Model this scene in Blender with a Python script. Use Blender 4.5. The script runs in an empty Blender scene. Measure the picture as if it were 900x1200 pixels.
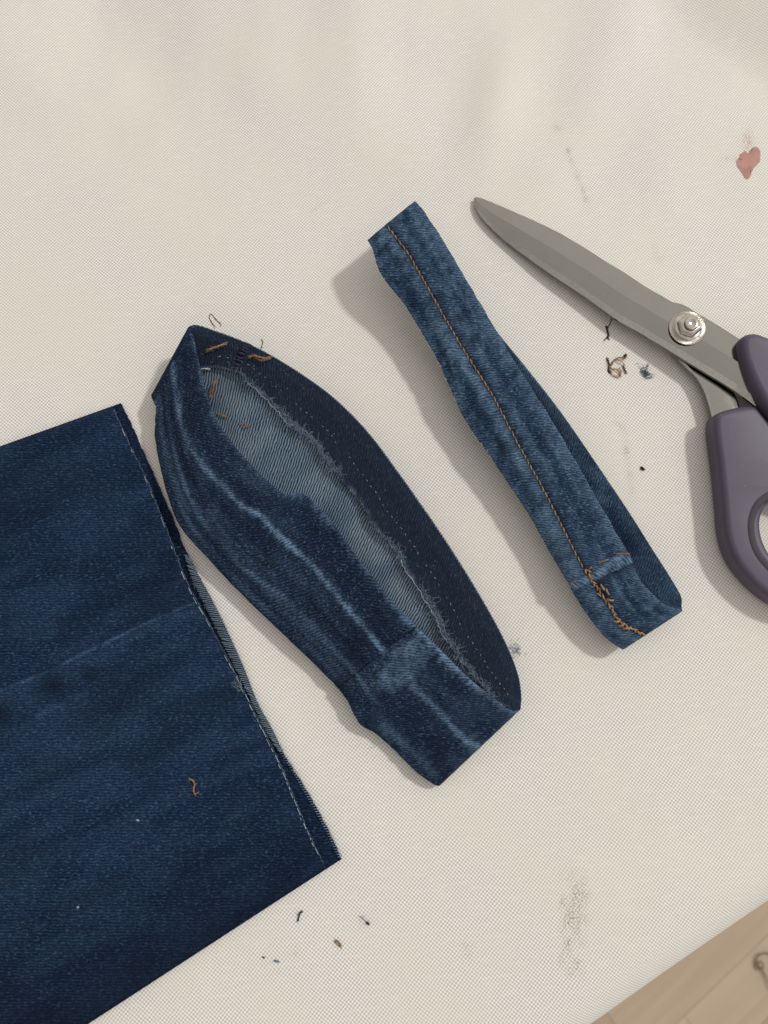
import bpy, bmesh, math, random
import numpy as np
from mathutils import Vector

random.seed(7)
rng = np.random.default_rng(7)
S = bpy.context.scene
COL = S.collection

# ------------------------------------------------------------------ camera
TILT = math.radians(11.0)
DIST = 0.297
F = 873.0                                    # focal length in photograph pixels (900 x 1200)
CAM = np.array([0.0, -DIST * math.sin(TILT), DIST * math.cos(TILT)])
cam_data = bpy.data.cameras.new('camera')
cam = bpy.data.objects.new('camera', cam_data)
COL.objects.link(cam)
cam.location = CAM
cam.rotation_euler = (TILT, 0, 0)
cam_data.sensor_fit = 'VERTICAL'
cam_data.sensor_height = 24.0
cam_data.lens = 24.0 * F / 1200.0
cam_data.clip_start = 0.005
cam_data.clip_end = 50.0
cam_data.dof.use_dof = True
cam_data.dof.focus_distance = 0.293
cam_data.dof.aperture_fstop = 8.0
S.camera = cam

# ------------------------------------------------------------------ light and exposure
world = bpy.data.worlds.new('World')
S.world = world
world.use_nodes = True
bg = world.node_tree.nodes['Background']
bg.inputs['Strength'].default_value = 0.63
_nt = world.node_tree                       # a pale room; gradient added for the blade reflections, lighter on the lamp side
_tc = _nt.nodes.new('ShaderNodeTexCoord')
_dt = _nt.nodes.new('ShaderNodeVectorMath')
_dt.operation = 'DOT_PRODUCT'
_dt.inputs[1].default_value = (0.85, 0.52, 0)
_mr = _nt.nodes.new('ShaderNodeMapRange')
_mr.inputs[1].default_value, _mr.inputs[2].default_value = -1, 1
_mx = _nt.nodes.new('ShaderNodeMix')
_mx.data_type = 'RGBA'
_mx.inputs[6].default_value = (0.52, 0.488, 0.455, 1)
_mx.inputs[7].default_value = (1.50, 1.435, 1.36, 1)
_nt.links.new(_tc.outputs['Generated'], _dt.inputs[0])
_nt.links.new(_dt.outputs['Value'], _mr.inputs[0])
_nt.links.new(_mr.outputs[0], _mx.inputs[0])
_nt.links.new(_mx.outputs[2], bg.inputs['Color'])

LDIR = Vector((0.894, 0.447, 1.07)).normalized()
ld = bpy.data.lights.new('ceiling_lamp', 'AREA')
ld.shape = 'DISK'
ld.size = 0.36
ld.energy = 78.0
ld.color = (1.0, 0.99, 0.96)
lamp = bpy.data.objects.new('ceiling_lamp', ld)
COL.objects.link(lamp)
lamp.location = LDIR * 4.0
lamp.rotation_euler = LDIR.to_track_quat('Z', 'Y').to_euler()

S.view_settings.view_transform = 'Standard'
S.view_settings.look = 'None'
S.view_settings.exposure = 0.0
S.view_settings.gamma = 1.0
S.view_settings.use_curve_mapping = False
S.render.engine = 'CYCLES'
S.cycles.max_bounces = 6

# ------------------------------------------------------------------ helpers: geometry
CT, ST = math.cos(TILT), math.sin(TILT)


def at(px, py, z=0.0):
    """World point at height z (metres) seen at a photograph pixel."""
    px, py, z = np.broadcast_arrays(np.asarray(px, float), np.asarray(py, float), np.asarray(z, float))
    dx = (px - 450.0) / F
    dy = -(py - 600.0) / F
    d = np.stack([dx, dy * CT + ST, dy * ST - CT], -1)
    t = (z - CAM[2]) / d[..., 2]
    return CAM + d * t[..., None]


def project(P):
    P = np.asarray(P, float) - CAM
    y = P[..., 1] * CT + P[..., 2] * ST
    z = -P[..., 1] * ST + P[..., 2] * CT
    return np.stack([450 + F * P[..., 0] / -z, 600 - F * y / -z], -1)


def mm(pts):
    """(px, py, height in mm) list -> world points."""
    a = np.array(pts, float)
    return at(a[:, 0], a[:, 1], a[:, 2] * 1e-3)


def spline(P, n, closed=False):
    """Centripetal-ish Catmull-Rom through P, n samples evenly spread by length."""
    P = np.asarray(P, float)
    if closed:
        Q = np.concatenate([P[-1:], P, P[:2]])
    else:
        Q = np.concatenate([2 * P[:1] - P[1:2], P, 2 * P[-1:] - P[-2:-1]])
    out = []
    m = 24
    for i in range(1, len(Q) - 2):
        p0, p1, p2, p3 = Q[i - 1], Q[i], Q[i + 1], Q[i + 2]
        d1 = max(np.linalg.norm(p2[:3] - p1[:3]), 1e-9)
        d0 = max(np.linalg.norm(p1[:3] - p0[:3]), 1e-9)
        d2 = max(np.linalg.norm(p3[:3] - p2[:3]), 1e-9)
        m1 = (p2 - p0) / (d0 + d1) * d1
        m2 = (p3 - p1) / (d1 + d2) * d1
        t = np.linspace(0, 1, m, endpoint=False)[:, None]
        out.append((2 * t**3 - 3 * t**2 + 1) * p1 + (t**3 - 2 * t**2 + t) * m1 + (-2 * t**3 + 3 * t**2) * p2 + (t**3 - t**2) * m2)
    out.append(Q[-2][None])
    C = np.concatenate(out)
    L = np.r_[0, np.cumsum(np.linalg.norm(np.diff(C[:, :3], axis=0), axis=1))]
    s = np.linspace(0, L[-1], n, endpoint=not closed)
    return np.stack([np.interp(s, L, C[:, k]) for k in range(C.shape[1])], -1)


def poly_dist(P, poly):
    """Distance of 2D points to a polyline, the signed side and the parameter along it (0..1)."""
    poly = np.asarray(poly, float)[:, :2]
    best = np.full(P.shape[:-1], 1e9)
    side = np.zeros_like(best)
    par = np.zeros_like(best)
    L = np.r_[0, np.cumsum(np.linalg.norm(np.diff(poly, axis=0), axis=1))]
    for i in range(len(poly) - 1):
        a, b = poly[i], poly[i + 1]
        ab = b - a
        t = np.clip(((P - a) @ ab) / (ab @ ab), 0, 1)
        d = np.linalg.norm(P - (a + t[..., None] * ab), axis=-1)
        s = ab[0] * (P[..., 1] - a[1]) - ab[1] * (P[..., 0] - a[0])
        k = d < best
        best = np.where(k, d, best)
        side = np.where(k, np.sign(s), side)
        par = np.where(k, (L[i] + t * (L[i + 1] - L[i])) / L[-1], par)
    return best, side, par


def vnoise(x, y, seed=0):
    """Smooth value noise in -1..1."""
    r = np.random.default_rng(seed)
    tab = r.uniform(-1, 1, (64, 64))
    xi = np.floor(x).astype(int)
    yi = np.floor(y).astype(int)
    fx = x - xi
    fy = y - yi
    fx = fx * fx * (3 - 2 * fx)
    fy = fy * fy * (3 - 2 * fy)
    g = lambda a, b: tab[a % 64, b % 64]
    return (g(xi, yi) * (1 - fx) + g(xi + 1, yi) * fx) * (1 - fy) + (g(xi, yi + 1) * (1 - fx) + g(xi + 1, yi + 1) * fx) * fy


def smooth(a, b, x):
    t = np.clip((x - a) / (b - a), 0, 1)
    return t * t * (3 - 2 * t)


def link(name, me, parent=None):
    o = bpy.data.objects.new(name, me)
    COL.objects.link(o)
    o.parent = parent
    return o


def mesh(name, V, faces, mats, parent=None, uv=None, attrs=None, mi=None, shade=True):
    """One mesh object. faces: int array (n,4) / list of arrays of one size each."""
    me = bpy.data.meshes.new(name)
    V = np.asarray(V, np.float32)
    groups = faces if isinstance(faces, list) else [faces]
    groups = [np.asarray(g, np.int32) for g in groups if len(g)]
    loops = np.concatenate([g.ravel() for g in groups])
    sizes = np.concatenate([np.full(len(g), g.shape[1], np.int32) for g in groups])
    starts = np.r_[0, np.cumsum(sizes)[:-1]].astype(np.int32)
    me.vertices.add(len(V))
    me.vertices.foreach_set('co', V.ravel())
    me.loops.add(len(loops))
    me.loops.foreach_set('vertex_index', loops)
    me.polygons.add(len(sizes))
    me.polygons.foreach_set('loop_start', starts)
    me.polygons.foreach_set('loop_total', sizes)
    if mi is not None:
        me.polygons.foreach_set('material_index', np.asarray(mi, np.int32))
    if uv is not None:
        l = me.uv_layers.new(name='UVMap')
        l.data.foreach_set('uv', np.asarray(uv, np.float32)[loops].ravel())
    me.update(calc_edges=True)
    me.validate()
    for k, v in (attrs or {}).items():
        a = me.attributes.new(k, 'FLOAT', 'POINT')
        a.data.foreach_set('value', np.asarray(v, np.float32).ravel())
    if shade:
        me.polygons.foreach_set('use_smooth', np.ones(len(sizes), bool))
    for m in (mats if isinstance(mats, (list, tuple)) else [mats]):
        me.materials.append(m)
    return link(name, me, parent)


def grid_faces(ns, nt, off=0, wrap=False, flip=False):
    i = np.arange(ns if wrap else ns - 1)[:, None]
    j = np.arange(nt - 1)[None]
    i2 = (i + 1) % ns
    f = np.stack([i * nt + j, i2 * nt + j, i2 * nt + j + 1, i * nt + j + 1], -1).reshape(-1, 4) + off
    return f[:, ::-1] if flip else f


def normals(G, wrap=False):
    if wrap:
        ds = np.roll(G, -1, 0) - np.roll(G, 1, 0)
    else:
        ds = np.gradient(G, axis=0)
    dt = np.gradient(G, axis=1)
    n = np.cross(ds, dt)
    return n / np.maximum(np.linalg.norm(n, axis=-1, keepdims=True), 1e-12)


class Tubes:
    """Collects thin round strands into one mesh."""

    def __init__(self):
        self.V, self.F, self.T, self.n = [], [], [], 0

    def add(self, P, r, sides=5):
        P = np.asarray(P, float)
        n = len(P)
        r = np.broadcast_to(np.asarray(r, float), (n,))
        T = np.gradient(P, axis=0)
        T /= np.maximum(np.linalg.norm(T, axis=1, keepdims=True), 1e-12)
        up = np.array([0.13, 0.21, 0.97])
        A = np.cross(T, up)
        A /= np.maximum(np.linalg.norm(A, axis=1, keepdims=True), 1e-9)
        B = np.cross(T, A)
        a = np.linspace(0, 2 * math.pi, sides, endpoint=False)
        R = P[:, None] + r[:, None, None] * (np.cos(a)[None, :, None] * A[:, None] + np.sin(a)[None, :, None] * B[:, None])
        o = self.n
        self.V.append(R.reshape(-1, 3))
        i = np.arange(n - 1)[:, None]
        j = np.arange(sides)[None]
        j2 = (j + 1) % sides
        self.F.append(np.stack([i * sides + j, i * sides + j2, (i + 1) * sides + j2, (i + 1) * sides + j], -1).reshape(-1, 4) + o)
        c = np.arange(1, sides - 1)
        self.T.append(np.stack([np.zeros_like(c), c + 1, c], -1) + o)
        e = o + (n - 1) * sides
        self.T.append(np.stack([np.zeros_like(c), c, c + 1], -1) + e)
        self.n += n * sides

    def build(self, name, mat, parent=None, stuff=False):
        o = mesh(name, np.concatenate(self.V), [np.concatenate(self.F), np.concatenate(self.T)], mat, parent)
        if stuff:
            o['kind'] = 'stuff'
        return o


def tag(o, label=None, cat=None, group=None, kind=None):
    for k, v in (('label', label), ('category', cat), ('group', group), ('kind', kind)):
        if v:
            o[k] = v
    return o


def empty(name, loc):
    o = bpy.data.objects.new(name, None)
    o.empty_display_size = 0.01
    COL.objects.link(o)
    o.location = loc
    return o


def adopt(o, root):
    """Parent without moving (meshes are written in world coordinates)."""
    o.parent = root
    o.matrix_parent_inverse = root.matrix_world.inverted()


def into(root, *parts):
    root_inv = root.location
    for o in parts:
        o.parent = root
        o.location = -Vector(root_inv)


# ------------------------------------------------------------------ helpers: materials
class NT:
    def __init__(self, name):
        self.m = bpy.data.materials.new(name)
        self.m.use_nodes = True
        self.t = self.m.node_tree
        self.b = self.t.nodes['Principled BSDF']

    def n(self, kind, **kw):
        x = self.t.nodes.new(kind)
        for k, v in kw.items():
            setattr(x, k, v)
        return x

    def put(self, sock, v):
        if hasattr(v, 'is_output'):
            self.t.links.new(v, sock)
        elif isinstance(v, (tuple, list)) and len(v) == 3 and sock.type == 'RGBA':
            sock.default_value = (*v, 1)
        else:
            sock.default_value = v

    def math(self, op, a, b=0.0, c=None, clamp=False):
        x = self.n('ShaderNodeMath', operation=op, use_clamp=clamp)
        self.put(x.inputs[0], a)
        self.put(x.inputs[1], b)
        if c is not None:
            self.put(x.inputs[2], c)
        return x.outputs[0]

    def vmul(self, v, s):
        x = self.n('ShaderNodeVectorMath', operation='MULTIPLY')
        self.put(x.inputs[0], v)
        self.put(x.inputs[1], s)
        return x.outputs[0]

    def noise(self, vec, scale, detail=2.0, rough=0.5):
        x = self.n('ShaderNodeTexNoise')
        self.put(x.inputs['Vector'], vec)
        x.inputs['Scale'].default_value = scale
        x.inputs['Detail'].default_value = detail
        x.inputs['Roughness'].default_value = rough
        return x.outputs['Fac']

    def step(self, v, a, b):
        x = self.n('ShaderNodeMapRange', interpolation_type='SMOOTHSTEP')
        self.put(x.inputs[0], v)
        x.inputs[1].default_value = a
        x.inputs[2].default_value = b
        return x.outputs[0]

    def mix(self, f, a, b):
        x = self.n('ShaderNodeMix', data_type='RGBA')
        self.put(x.inputs[0], f)
        self.put(x.inputs[6], a)
        self.put(x.inputs[7], b)
        return x.outputs[2]

    def attr(self, name):
        return self.n('ShaderNodeAttribute', attribute_name=name).outputs['Fac']

    def xyz(self, v):
        x = self.n('ShaderNodeSeparateXYZ')
        self.put(x.inputs[0], v)
        return x.outputs

    def uvmm(self):
        return self.vmul(self.n('ShaderNodeTexCoord').outputs['UV'], (1000, 1000, 1000))

    def objmm(self):
        return self.vmul(self.n('ShaderNodeTexCoord').outputs['Object'], (1000, 1000, 1000))

    def bump(self, h, dist, strength=1.0):
        x = self.n('ShaderNodeBump')
        x.inputs['Strength'].default_value = strength
        x.inputs['Distance'].default_value = dist
        self.put(x.inputs['Height'], h)
        self.put(self.b.inputs['Normal'], x.outputs[0])

    def set(self, **kw):
        for k, v in kw.items():
            self.put(self.b.inputs[k.replace('_', ' ')], v)
        return self.m


def plain(name, col, rough=0.7, metal=0.0, var=0.25, scale=2.0, **kw):
    N = NT(name)
    v = N.noise(N.objmm(), scale, 3)
    c = N.mix(N.step(v, 0.3, 0.7), tuple(x * (1 - var) for x in col), tuple(min(1, x * (1 + var)) for x in col))
    N.set(Base_Color=c, Roughness=rough, Metallic=metal, **kw)
    return N.m


def denim(name, dark, mid, fade, angle, period=0.9, ridge=0.55, seed=0.0, bump=0.00016, lo=0.42, hi=0.95, fleck=0.0):
    """Twill cloth: u along the warp in metres, v across; point attributes fade and soil."""
    N = NT(name)
    uv = N.uvmm()
    off = N.n('ShaderNodeVectorMath', operation='ADD')
    N.put(off.inputs[0], uv)
    off.inputs[1].default_value = (seed, seed * 1.7, 0)
    uv = off.outputs[0]
    x = N.xyz(uv)
    w = N.math('ADD', N.math('MULTIPLY', x[0], math.cos(angle)), N.math('MULTIPLY', x[1], math.sin(angle)))
    w = N.math('ADD', w, N.math('MULTIPLY', N.noise(uv, 0.35, 2), 1.3))
    tw = N.math('MULTIPLY_ADD', N.math('SINE', N.math('MULTIPLY', w, 2 * math.pi / period)), 0.5, 0.5)
    ln = N.math('SUBTRACT', N.math('MULTIPLY', x[1], math.cos(angle)), N.math('MULTIPLY', x[0], math.sin(angle)))
    dv = N.n('ShaderNodeCombineXYZ')
    N.put(dv.inputs[0], N.math('MULTIPLY', ln, 0.62))
    N.put(dv.inputs[1], N.math('MULTIPLY', w, 1.55))
    along = N.noise(dv.outputs[0], 1.0, 2, 0.6)
    fine = N.noise(uv, 1.9, 2, 0.7)
    broad = N.noise(uv, 0.045, 3, 0.6)
    m = N.math('ADD', N.math('MULTIPLY', tw, ridge), N.math('MULTIPLY', along, 1.0 - ridge))
    m = N.math('ADD', m, N.math('MULTIPLY', N.math('SUBTRACT', fine, 0.5), 0.55))
    m = N.step(m, lo, hi)
    base = N.mix(m, dark, mid)
    base = N.mix(N.step(broad, 0.35, 0.75), base, N.mix(0.45, base, dark))
    f = N.attr('fade')
    fn = N.noise(N.vmul(uv, (1.5, 0.5, 1)), 0.8, 3, 0.7)
    f2 = N.math('MULTIPLY', f, N.math('ADD', 0.25, N.math('ADD', N.math('MULTIPLY', m, 0.8), N.math('MULTIPLY', N.math('SUBTRACT', fn, 0.45), 1.6))), clamp=True)
    col = N.mix(f2, base, fade)
    if fleck:
        dv2 = N.n('ShaderNodeVectorMath', operation='ADD')
        N.put(dv2.inputs[0], dv.outputs[0])
        dv2.inputs[1].default_value = (31, 7, 3)
        sp = N.step(N.noise(dv2.outputs[0], 1.25, 1, 0.5), 0.56, 0.76)
        col = N.mix(N.math('MULTIPLY', sp, fleck), col, fade)
    col = N.mix(N.attr('darken'), col, tuple(c * 0.45 for c in dark))  # darkens the denim where the point attribute is set
    h = N.math('ADD', N.math('MULTIPLY', tw, 0.6), N.math('MULTIPLY', along, 0.8))
    N.bump(h, bump, 0.9)
    N.set(Base_Color=col, Roughness=0.92, Specular_IOR_Level=0.15, Sheen_Weight=0.05, Sheen_Roughness=0.4)
    N.b.inputs['Sheen Tint'].default_value = (0.6, 0.72, 1, 1)
    return N.m


# cloth of the cover: plain weave of off-white threads
def make_cloth_material():
    N = NT('woven_canvas')
    uv = N.uvmm()
    wob = N.noise(uv, 0.04, 1)
    sh2 = N.n('ShaderNodeVectorMath', operation='ADD')
    N.put(sh2.inputs[0], uv)
    sh2.inputs[1].default_value = (371, 93, 0)
    wob2 = N.noise(sh2.outputs[0], 0.04, 1)
    jit = N.noise(uv, 0.45, 1)
    x = N.xyz(uv)
    CELL = 0.73
    a = N.math('ADD', N.math('DIVIDE', x[0], CELL), N.math('ADD', N.math('MULTIPLY', wob, 1.5), N.math('MULTIPLY', jit, 0.45)))
    b = N.math('ADD', N.math('DIVIDE', x[1], CELL), N.math('ADD', N.math('MULTIPLY', wob2, 1.5), N.math('MULTIPLY', jit, -0.45)))
    p = N.math('MULTIPLY', N.math('SINE', N.math('MULTIPLY', a, math.pi)), N.math('SINE', N.math('MULTIPLY', b, math.pi)))
    h = N.math('MULTIPLY_ADD', p, 0.5, 0.5)
    slub = N.noise(N.vmul(uv, (0.25, 1.4, 1)), 0.6, 3, 0.6)
    broad = N.noise(uv, 0.018, 4, 0.55)
    c = N.mix(N.step(h, 0.05, 0.95), (0.455, 0.440, 0.405), (0.895, 0.875, 0.825))  # shading in the gaps between threads is put into the colour
    c = N.mix(N.math('MULTIPLY', N.step(slub, 0.45, 0.8), 0.35), c, (0.845, 0.83, 0.785))
    c = N.mix(N.math('MULTIPLY', N.step(broad, 0.35, 0.7), 0.35), c, (0.74, 0.695, 0.59))
    st = N.math('MULTIPLY', N.attr('stain'), N.math('MULTIPLY_ADD', N.step(N.noise(uv, 1.25, 3, 0.6), 0.44, 0.66), 0.92, 0.08), clamp=True)
    c = N.mix(st, c, (0.17, 0.155, 0.125))
    gr = N.math('MULTIPLY', N.attr('grain'), N.step(N.noise(uv, 1.5, 2, 0.6), 0.47, 0.60), clamp=True)
    c = N.mix(gr, c, (0.25, 0.215, 0.145))
    c = N.mix(N.math('MULTIPLY', N.attr('pink'), N.step(N.noise(N.vmul(uv, (2.2, 0.35, 1)), 0.8, 3), 0.35, 0.7), clamp=True), c, (0.38, 0.16, 0.13))
    c = N.mix(N.math('MULTIPLY', N.attr('blue'), N.step(N.noise(uv, 1.1, 3), 0.4, 0.65), clamp=True), c, (0.10, 0.14, 0.22))
    N.bump(N.math('ADD', h, N.math('MULTIPLY', slub, 0.5)), 0.00012, 0.16)
    N.set(Base_Color=c, Roughness=0.85, Specular_IOR_Level=0.2)
    return N.m


M_CLOTH = make_cloth_material()
M_LEG = denim('navy_denim', (0.0025, 0.0075, 0.0230), (0.0118, 0.0400, 0.109), (0.077, 0.161, 0.292), math.radians(63), 1.0, 0.22, 3.0, fleck=0.38, lo=0.38, hi=0.84)
M_MID = denim('dark_indigo_denim', (0.0033, 0.0078, 0.021), (0.0140, 0.0325, 0.073), (0.135, 0.225, 0.345), math.radians(-48), 0.9, 0.3, 11.0, fleck=0.36, lo=0.40, hi=0.76)
M_HEM = denim('unfaded_indigo_denim', (0.0055, 0.0110, 0.025), (0.017, 0.032, 0.064), (0.17, 0.22, 0.27), math.radians(-40), 0.9, 0.3, 17.0, fleck=0.12)
M_RIGHT = denim('washed_blue_denim', (0.0060, 0.0150, 0.037), (0.027, 0.064, 0.130), (0.155, 0.255, 0.38), math.radians(-42), 0.85, 0.3, 23.0, fleck=0.5, lo=0.34, hi=0.82, bump=0.0002)
M_WRONG = denim('denim_reverse_side', (0.018, 0.033, 0.054), (0.185, 0.265, 0.350), (0.34, 0.40, 0.46), math.radians(-29), 1.02, 0.85, 29.0, lo=0.25, hi=0.80)
M_RAWEDGE = denim('denim_cut_edge', (0.06, 0.09, 0.13), (0.20, 0.27, 0.34), (0.4, 0.47, 0.52), math.radians(70), 0.7, 0.5, 31.0)
M_TAN = plain('tan_thread', (0.31, 0.185, 0.085), 0.75, var=0.35, scale=1.5)
M_RUST = plain('rust_brown_thread', (0.235, 0.115, 0.048), 0.75, var=0.35, scale=1.5)
M_WHITE = plain('pale_thread', (0.50, 0.56, 0.60), 0.85, var=0.25)
M_DASH = plain('faded_edge_thread', (0.27, 0.34, 0.41), 0.85, var=0.5, scale=3.0)
M_SPECK = plain('pale_lint', (0.26, 0.30, 0.34), 0.85, var=0.5, scale=3.0)
M_TOP = plain('brown_topstitch_thread', (0.255, 0.165, 0.078), 0.75, var=0.4, scale=0.8)
M_FUZZ = plain('blue_grey_lint', (0.16, 0.23, 0.31), 0.9, var=0.4)
M_NAVYT = plain('navy_thread', (0.018, 0.026, 0.05), 0.9, var=0.4)
M_BLACK = plain('black_thread', (0.02, 0.018, 0.016), 0.85, var=0.4)
M_BLUE = plain('blue_lint', (0.075, 0.12, 0.21), 0.9, var=0.4)
M_PINKT = plain('dusty_pink_thread', (0.50, 0.34, 0.29), 0.85, var=0.25)
M_PAINT = plain('dusty_pink_paint', (0.42, 0.205, 0.165), 0.6, var=0.10, scale=0.3)


def steel():
    N = NT('satin_steel')
    o = N.n('ShaderNodeTexCoord').outputs['UV']
    br = N.noise(N.vmul(o, (60, 4200, 1)), 1.0, 3, 0.6)
    sm = N.noise(N.vmul(o, (90, 90, 1)), 1.0, 3, 0.5)
    sc = N.noise(N.vmul(o, (300, 2500, 1)), 1.0, 0)
    c = N.mix(br, (0.315, 0.305, 0.275), (0.365, 0.355, 0.325))
    c = N.mix(N.math('MULTIPLY', N.step(sm, 0.4, 0.75), 0.25), c, (0.28, 0.27, 0.24))
    c = N.mix(N.math('MULTIPLY', N.step(sc, 0.74, 0.8), 0.25), c, (0.5, 0.49, 0.46))
    bp = N.n('ShaderNodeBump')
    bp.inputs['Strength'].default_value = 0.25
    bp.inputs['Distance'].default_value = 0.00002
    N.put(bp.inputs['Height'], br)
    g = N.n('ShaderNodeBsdfAnisotropic', distribution='BECKMANN')
    N.put(g.inputs['Color'], c)
    N.put(g.inputs['Roughness'], N.math('MULTIPLY_ADD', sm, 0.06, 0.15))
    N.put(g.inputs['Normal'], bp.outputs[0])
    out = [n for n in N.t.nodes if n.type == 'OUTPUT_MATERIAL'][0]
    N.t.links.new(g.outputs[0], out.inputs['Surface'])
    N.t.nodes.remove(N.b)
    return N.m


M_STEEL = steel()
M_GROUND = plain('ground_steel_edge', (0.46, 0.45, 0.41), 0.42, 1.0, var=0.08, scale=0.8)
M_NICKEL = plain('bright_nickel', (0.55, 0.505, 0.46), 0.12, 1.0, var=0.15, scale=0.6)
M_KNURL = plain('knurled_nickel', (0.66, 0.63, 0.58), 0.25, 1.0, var=0.15)


def plastic(name, col, rough):
    N = NT(name)
    o = N.objmm()
    v = N.noise(o, 0.12, 3)
    g = N.noise(o, 4.0, 2)
    c = N.mix(v, tuple(x * 0.9 for x in col), tuple(x * 1.1 for x in col))
    dust = N.step(N.noise(o, 1.3, 1), 0.74, 0.78)
    c = N.mix(N.math('MULTIPLY', dust, 0.25), c, (0.4, 0.38, 0.38))
    N.bump(g, 0.00004, 0.4)
    N.set(Base_Color=c, Roughness=rough, Specular_IOR_Level=0.35)
    return N.m


M_HANDLE = plastic('mauve_grey_plastic', (0.083, 0.067, 0.102), 0.45)
M_GRIP = plastic('dark_mauve_rubber', (0.052, 0.044, 0.058), 0.7)


def wood():
    N = NT('pale_laminate_wood')
    o = N.n('ShaderNodeTexCoord').outputs['Object']
    ran = N.n('ShaderNodeObjectInfo').outputs['Random']
    sh = N.n('ShaderNodeVectorMath', operation='ADD')
    N.put(sh.inputs[0], o)
    cm = N.n('ShaderNodeCombineXYZ')
    N.put(cm.inputs[0], N.math('MULTIPLY', ran, 40.0))
    N.put(cm.inputs[1], N.math('MULTIPLY', ran, 17.0))
    N.put(sh.inputs[1], cm.outputs[0])
    g = N.noise(N.vmul(sh.outputs[0], (5, 70, 1)), 1.0, 4, 0.6)
    b = N.noise(N.vmul(sh.outputs[0], (3, 14, 1)), 1.0, 3, 0.5)
    k = N.math('ADD', N.math('MULTIPLY', g, 0.6), N.math('MULTIPLY', b, 0.4))
    c = N.mix(N.step(k, 0.3, 0.7), (0.43, 0.325, 0.235), (0.54, 0.43, 0.325))
    c = N.mix(N.step(ran, 0.1, 0.9), N.mix(0.3, c, (0.28, 0.20, 0.135)), N.mix(0.35, c, (0.47, 0.375, 0.27)))
    N.bump(g, 0.0003, 0.3)
    N.set(Base_Color=c, Roughness=0.55, Specular_IOR_Level=0.3)
    return N.m


M_WOOD = wood()
M_SUB = plain('floor_underlay', (0.16, 0.12, 0.08), 0.9)

# ------------------------------------------------------------------ setting: floor far below
FZ = -0.75


def build_floor():
    p1 = at(900, 1097, FZ)
    p0 = at(801, 1193, FZ)
    d = (p1 - p0)[:2]
    d /= np.linalg.norm(d)
    ang = math.atan2(d[1], d[0])
    nrm = np.array([d[1], -d[0]])               # towards the lower right
    c0 = p0[:2]
    base = empty('floor', (c0[0], c0[1], FZ - 0.012))
    base.rotation_euler = (0, 0, ang)
    tag(base, kind='structure')
    W, T = 0.068, 0.010
    # underlay sheet
    bm = bmesh.new()
    bmesh.ops.create_cube(bm, size=1.0)
    bmesh.ops.scale(bm, vec=(2.6, 1.7, 0.004), verts=bm.verts)
    me = bpy.data.meshes.new('underlay')
    bm.to_mesh(me)
    bm.free()
    me.materials.append(M_SUB)
    u = link('underlay', me, base)
    u.location = (0, 0, -0.002)
    tag(u, kind='structure')
    shared = {}

    def plank_mesh(L):
        L = round(L, 2)
        if L not in shared:
            bm = bmesh.new()
            bmesh.ops.create_cube(bm, size=1.0)
            bmesh.ops.scale(bm, vec=(L - 0.0003, W - 0.0003, T), verts=bm.verts)
            bmesh.ops.bevel(bm, geom=[e for e in bm.edges if min(v.co.z for v in e.verts) > 0], offset=0.0003, segments=1, affect='EDGES')
            me = bpy.data.meshes.new('plank')
            bm.to_mesh(me)
            bm.free()
            me.materials.append(M_WOOD)
            shared[L] = me
        return shared[L]

    # row k lies between k*W and (k+1)*W, measured towards the lower right from the joint seen in the photograph
    r = random.Random(4)
    for k in range(-4, 8):
        x = 0.002 if k == 0 else -0.9 + r.uniform(0, 0.3)
        xs = x
        first = True
        while xs < 0.75:
            L = 0.45 if (k == 0 and first) else r.choice((0.3, 0.36, 0.45, 0.52))
            o = link('plank', plank_mesh(L), base)
            o.location = (xs + L / 2, -(k + 0.5) * W, T / 2)
            xs += L
            first = False
        if k == 0:
            xs = 0.002
            while xs > -0.9:
                L = r.choice((0.36, 0.45))
                o = link('plank', plank_mesh(L), base)
                o.location = (xs - L / 2, -(k + 0.5) * W, T / 2)
                xs -= L


build_floor()

# curled scrap lying on the floor
tb = Tubes()
c = [(912, 1122), (904, 1118), (896, 1117), (889, 1120), (886, 1126), (886, 1132), (889, 1136), (894, 1134), (894, 1129), (890, 1127), (888, 1131), (893, 1136), (897, 1143), (902, 1152), (908, 1162), (916, 1170)]
tb.add(spline(mm([(x, y, FZ * 1000 + 2.5 + 1.5 * math.sin(i)) for i, (x, y) in enumerate(c)]), 70), 0.00105, 6)
tag(tb.build('curled_thread', plain('brown_cord', (0.22, 0.145, 0.075), 0.8)), 'brown curled thread lying on the wooden floor below the cloth edge', 'thread')

# ------------------------------------------------------------------ tablecloth
EDGE = np.array([(690, 1201), (725, 1175), (760, 1150), (800, 1122), (840, 1096), (870, 1075), (900, 1053)], float)


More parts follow.
